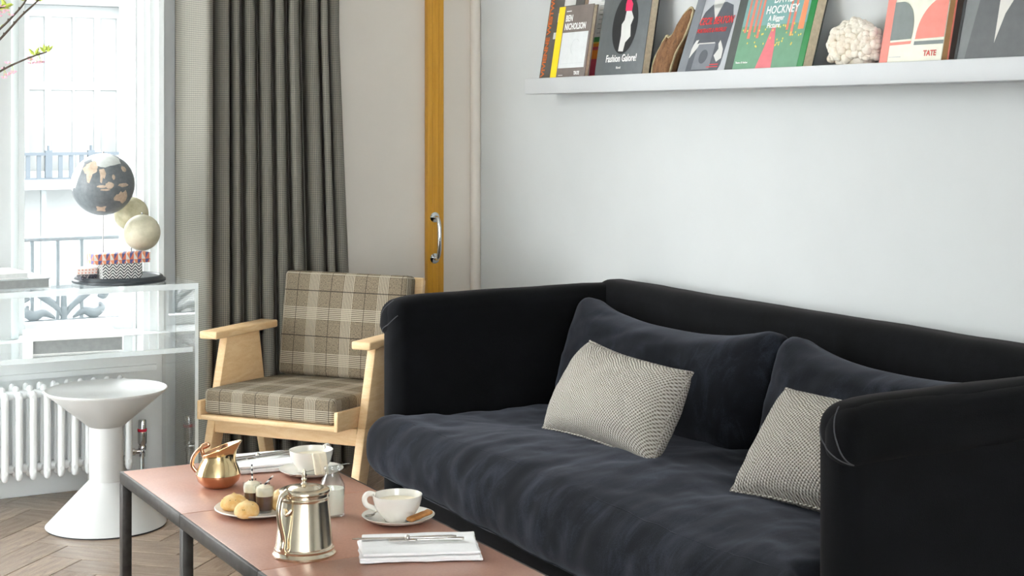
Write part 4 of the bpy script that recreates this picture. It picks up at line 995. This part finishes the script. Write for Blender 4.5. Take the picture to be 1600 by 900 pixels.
# bark
def bark():
    B = thing('driftwood_piece', 'rough brown piece of bark leaning between two books', 'bark', (3.0, 4.378, SZ))
    out = [(.0, .0), (.055, .0), (.085, .012), (.10, .05), (.105, .09), (.125, .13), (.15, .19), (.155, .235), (.140, .250), (.115, .235), (.095, .195), (.07, .165), (.045, .155), (.035, .16), (.015, .13), (-.005, .085), (-.008, .04)]
    out = [(x * 1.02 - .055, z * 1.03) for x, z in out]; P_ = spline([(x, 0, z) for x, z in out + [out[0]]], 4)[:-1]; n = len(P_); cx, cz = .02, .11
    v, f = [], []
    for yy, s in ((.028, .96), (-.004, 1.), (-.014, .86)):
        for p in P_: v.append((cx + (p.x - cx) * s, yy + .004 * fbm(p, 30), cz + (p.z - cz) * s))
    for r in (.62, .35, .12):
        for p in P_: v.append((cx + (p.x - cx) * r, -.016 - .012 * (1 - r) + .007 * fbm(Vector((p.x * r * 3, r, p.z * r)), 26), cz + (p.z - cz) * r))
    v.append((cx, -.026, cz)); v.append((cx, .03, cz))
    for k in range(5):
        for i in range(n): f.append((k * n + i, k * n + (i + 1) % n, (k + 1) * n + (i + 1) % n, (k + 1) * n + i))
    for i in range(n): f.append((5 * n + i, 5 * n + (i + 1) % n, 6 * n)); f.append(((i + 1) % n, i, 6 * n + 1))
    B.rotation_euler = (-.25, 0, -PI / 2); B.location.z = SZ + .006
    link('bark', from_py(v, f, 180), 'bark', B)
    ring = [Vector((p.x, -.006, p.z)) for p in P_]; link('rim', tube_me([p + Vector((0, .003 * fbm(p, 60), .002 * fbm(p, 80))) for p in ring], [.0045 + .002 * fbm(p, 50) for p in ring], 7, True), 'bark_rim', B)
bark()
# 5 grey portrait book
b = book('grey photographic book with red handwritten title CECIL BEATON', 4.292, .256, .335, .016, 2.969, 'cb_grey', 'cb_mid', 'page_white')
pic(b, 'figure', [(.0, .0), (.20, .0), (.225, .06), (.23, .20), (.205, .262), (.165, .275), (.095, .27), (.062, .245), (.04, .19), (.03, .10)], 'cb_dark'); pic(b, 'edge_strip', R4(0, .045, 0, .335), 'cb_mid', 1)
pic(b, 'shirt', [(.098, .27), (.150, .272), (.128, .215)], 'photo_light', 1); pic(b, 'face', circle(.125, .290, .030, .036, 24), 'photo_light', 1); pic(b, 'hair', circle(.125, .316, .033, .016, 24), 'cb_dark', 2)
pic(b, 'camera_box', R4(.075, .17, .045, .135), 'cb_mid', 1); pic(b, 'camera_box', R4(.08, .165, .132, .136), 'photo_light', 2); pic(b, 'hand', [(.046, .085), (.058, .10), (.078, .122), (.082, .136), (.068, .133), (.074, .148), (.060, .146), (.050, .130), (.046, .115)], 'photo_light', 2); pic(b, 'hand', [(.178, .090), (.200, .068), (.222, .080), (.218, .110), (.204, .128), (.192, .142), (.186, .130), (.194, .112)], 'photo_light', 2); pic(b, 'lens', circle(.122, .088, .022, .024, 20), 'cb_dark', 2)
txt(b, 'CECIL BEATON', .048, .200, .035, 'red_print', .0008, .72, shear=.2, k=3, space=1.05); txt(b, 'PORTRAITS & PROFILES', .048, .172, .020, 'red_print', .0004, .72, shear=.15, k=3, space=1.05); pic(b, 'small_print', R4(.17, .215, .058, .061), 'red_print', 3); pic(b, 'small_print', R4(.155, .215, .050, .0525), 'red_print', 3)
# 6 thick green book
b = book('thick green book titled DAVID HOCKNEY with a painted woodland path', 4.030, .378, .315, .040, 2.969, 'book_green', 'dk_green_grey')
pic(b, 'hinge_strip', R4(0, .042, 0, .315), 'dk_green_grey'); pic(b, 'cover_picture', R4(.042, .352, 0, .17), 'h_ground'); pic(b, 'cover_picture', R4(.042, .352, .17, .315), 'h_back')
pic(b, 'cover_picture', [(.145, .0), (.235, .0), (.225, .10), (.212, .16), (.195, .16), (.178, .10)], 'h_path', 1)
rr = random.Random(3)
for k, (x0, w_) in enumerate(((.058, .010), (.080, .014), (.105, .010), (.125, .012), (.262, .010), (.285, .012), (.318, .026))): pic(b, 'trunk', [(x0, .15 - .02 * (k % 2)), (x0 + w_, .15 - .02 * (k % 2)), (x0 + w_ * .8, .315), (x0 + .1 * w_, .315)], 'h_trunk2' if w_ > .02 else 'h_trunk', 1)
for k in range(40): x0, z0 = rr.uniform(.05, .34), rr.uniform(.10, .17); pic(b, 'leaf_dab', circle(x0, z0, .0028, .0035, 6), 'h_leaf', 2)
txt(b, 'DAVID', .225, .240, .036, bold=.0005, width=.86, space=1.05, align='CENTER', k=3); txt(b, 'HOCKNEY', .225, .206, .036, bold=.0005, width=.86, space=1.05, align='CENTER', k=3); txt(b, 'A Bigger', .168, .183, .024, bold=.0004, width=.86, space=1.05, k=3); txt(b, 'Picture', .168, .160, .024, bold=.0004, width=.86, space=1.05, k=3); txt(b, 'Thames & Hudson', .052, .050, .009, width=.9, k=3)
# coral
Co = thing('coral', 'knobbly white coral piece on the ledge', 'coral', (3.033, 3.455, SZ))
rr = random.Random(11); bm = bmesh.new()
for k in range(420):
    a, e_ = rr.uniform(0, 2 * PI), math.asin(rr.uniform(-.35, 1)); rad = rr.uniform(.86, 1.04)
    p = Vector((.042 * math.cos(a) * math.cos(e_) * rad, .098 * math.sin(a) * math.cos(e_) * rad, .085 + .082 * math.sin(e_) * rad)); r = rr.uniform(.006, .0135)
    p.z = max(p.z, r + .001); p.x = min(p.x, .05 - r)
    bmesh.ops.create_icosphere(bm, subdivisions=2, radius=r, matrix=Matrix.Translation(p) @ Matrix.Diagonal((1, rr.uniform(.8, 1.2), rr.uniform(.8, 1.2), 1)))
bmesh.ops.create_icosphere(bm, subdivisions=3, radius=1, matrix=Matrix.Translation((0, 0, .08)) @ Matrix.Diagonal((.036, .085, .075, 1)))
for vv in bm.verts: vv.co += vv.co.normalized() * .0018 * fbm(vv.co, 70)
link('growth', to_mesh(bm, smooth=180), 'coral', Co)
# 7 pink book, 8 TATE book, 9 thick dark book, 10 portrait book
b = book('pink and lilac book half hidden behind the salmon book beside the coral', 3.362, .14, .36, .012, 3.010, 'pink_book', None, 'page_white', lean=.21)
pic(b, 'pale_foot', R4(0, .14, 0, .095), 'pink_pale'); txt(b, 'NIN', .012, .170, .030, width=.7)
b = book('cream book with salmon and grey rounded shapes marked TATE', 3.318, .232, .37, .028, 2.969, 'ivory', 'salmon', 'tan_edge', lean=.205)
pic(b, 'spine_band', R4(-.001, .030, 0, .37), 'salmon'); 
pic(b, 'shape', [(.030, .098), (.110, .100), (.112, .115), (.112, .128)] + circle(.060, .130, .052, .075, 14, 0, PI / 2) + [(.030, .205)], 'slate', 1); pic(b, 'shape', [(.030, .084), (.110, .086), (.112, .094), (.030, .092)], 'salmon', 1)
pic(b, 'shape', [(.232, .100), (.124, .098)] + circle(.226, .100, .100, .112, 14, PI, PI / 2) + [(.232, .212)], 'salmon', 1); pic(b, 'shape', R4(.124, .232, .082, .092), 'slate', 1)
pic(b, 'shape', circle(.050, .275, .075, .055, 20, -PI / 2, PI / 2) + [(.030, .330), (.030, .220)], 'salmon', 1); pic(b, 'shape', circle(.225, .285, .058, .060, 20, PI * .75, PI * 1.5) + [(.232, .225), (.232, .33)], 'slate', 1)
txt(b, 'TATE', .165, .051, .021, 'text_red', .0006, .95); pic(b, 'small_print', R4(.035, .080, .050, .0525), 'photo_light', 1)
b = book('dark maroon-edged book standing just behind the cream book', 3.20, .155, .34, .016, 3.012, 'warm_grey', 'maroon', lean=.205)
b = book('large grey book with a portrait of a suited figure at the right picture edge', 3.035, .36, .40, .030, 2.969, 'portrait_grey', 'black_c', lean=.23)
pic(b, 'spine_band', R4(-.001, .008, 0, .4), 'black_c'); pic(b, 'jacket', [(.03, .0), (.36, .0), (.36, .20), (.26, .262), (.15, .262), (.06, .22)], 'portrait_dk'); pic(b, 'shirt', [(.125, .235), (.205, .240), (.150, .150), (.128, .075)], 'portrait_lt', 1); pic(b, 'collar', [(.132, .225), (.195, .228), (.200, .262), (.130, .262)], 'photo_light', 2); pic(b, 'face', circle(.165, .318, .048, .064, 28), 'portrait_lt', 2); pic(b, 'hair', circle(.165, .375, .055, .026, 24), 'portrait_dk', 3)
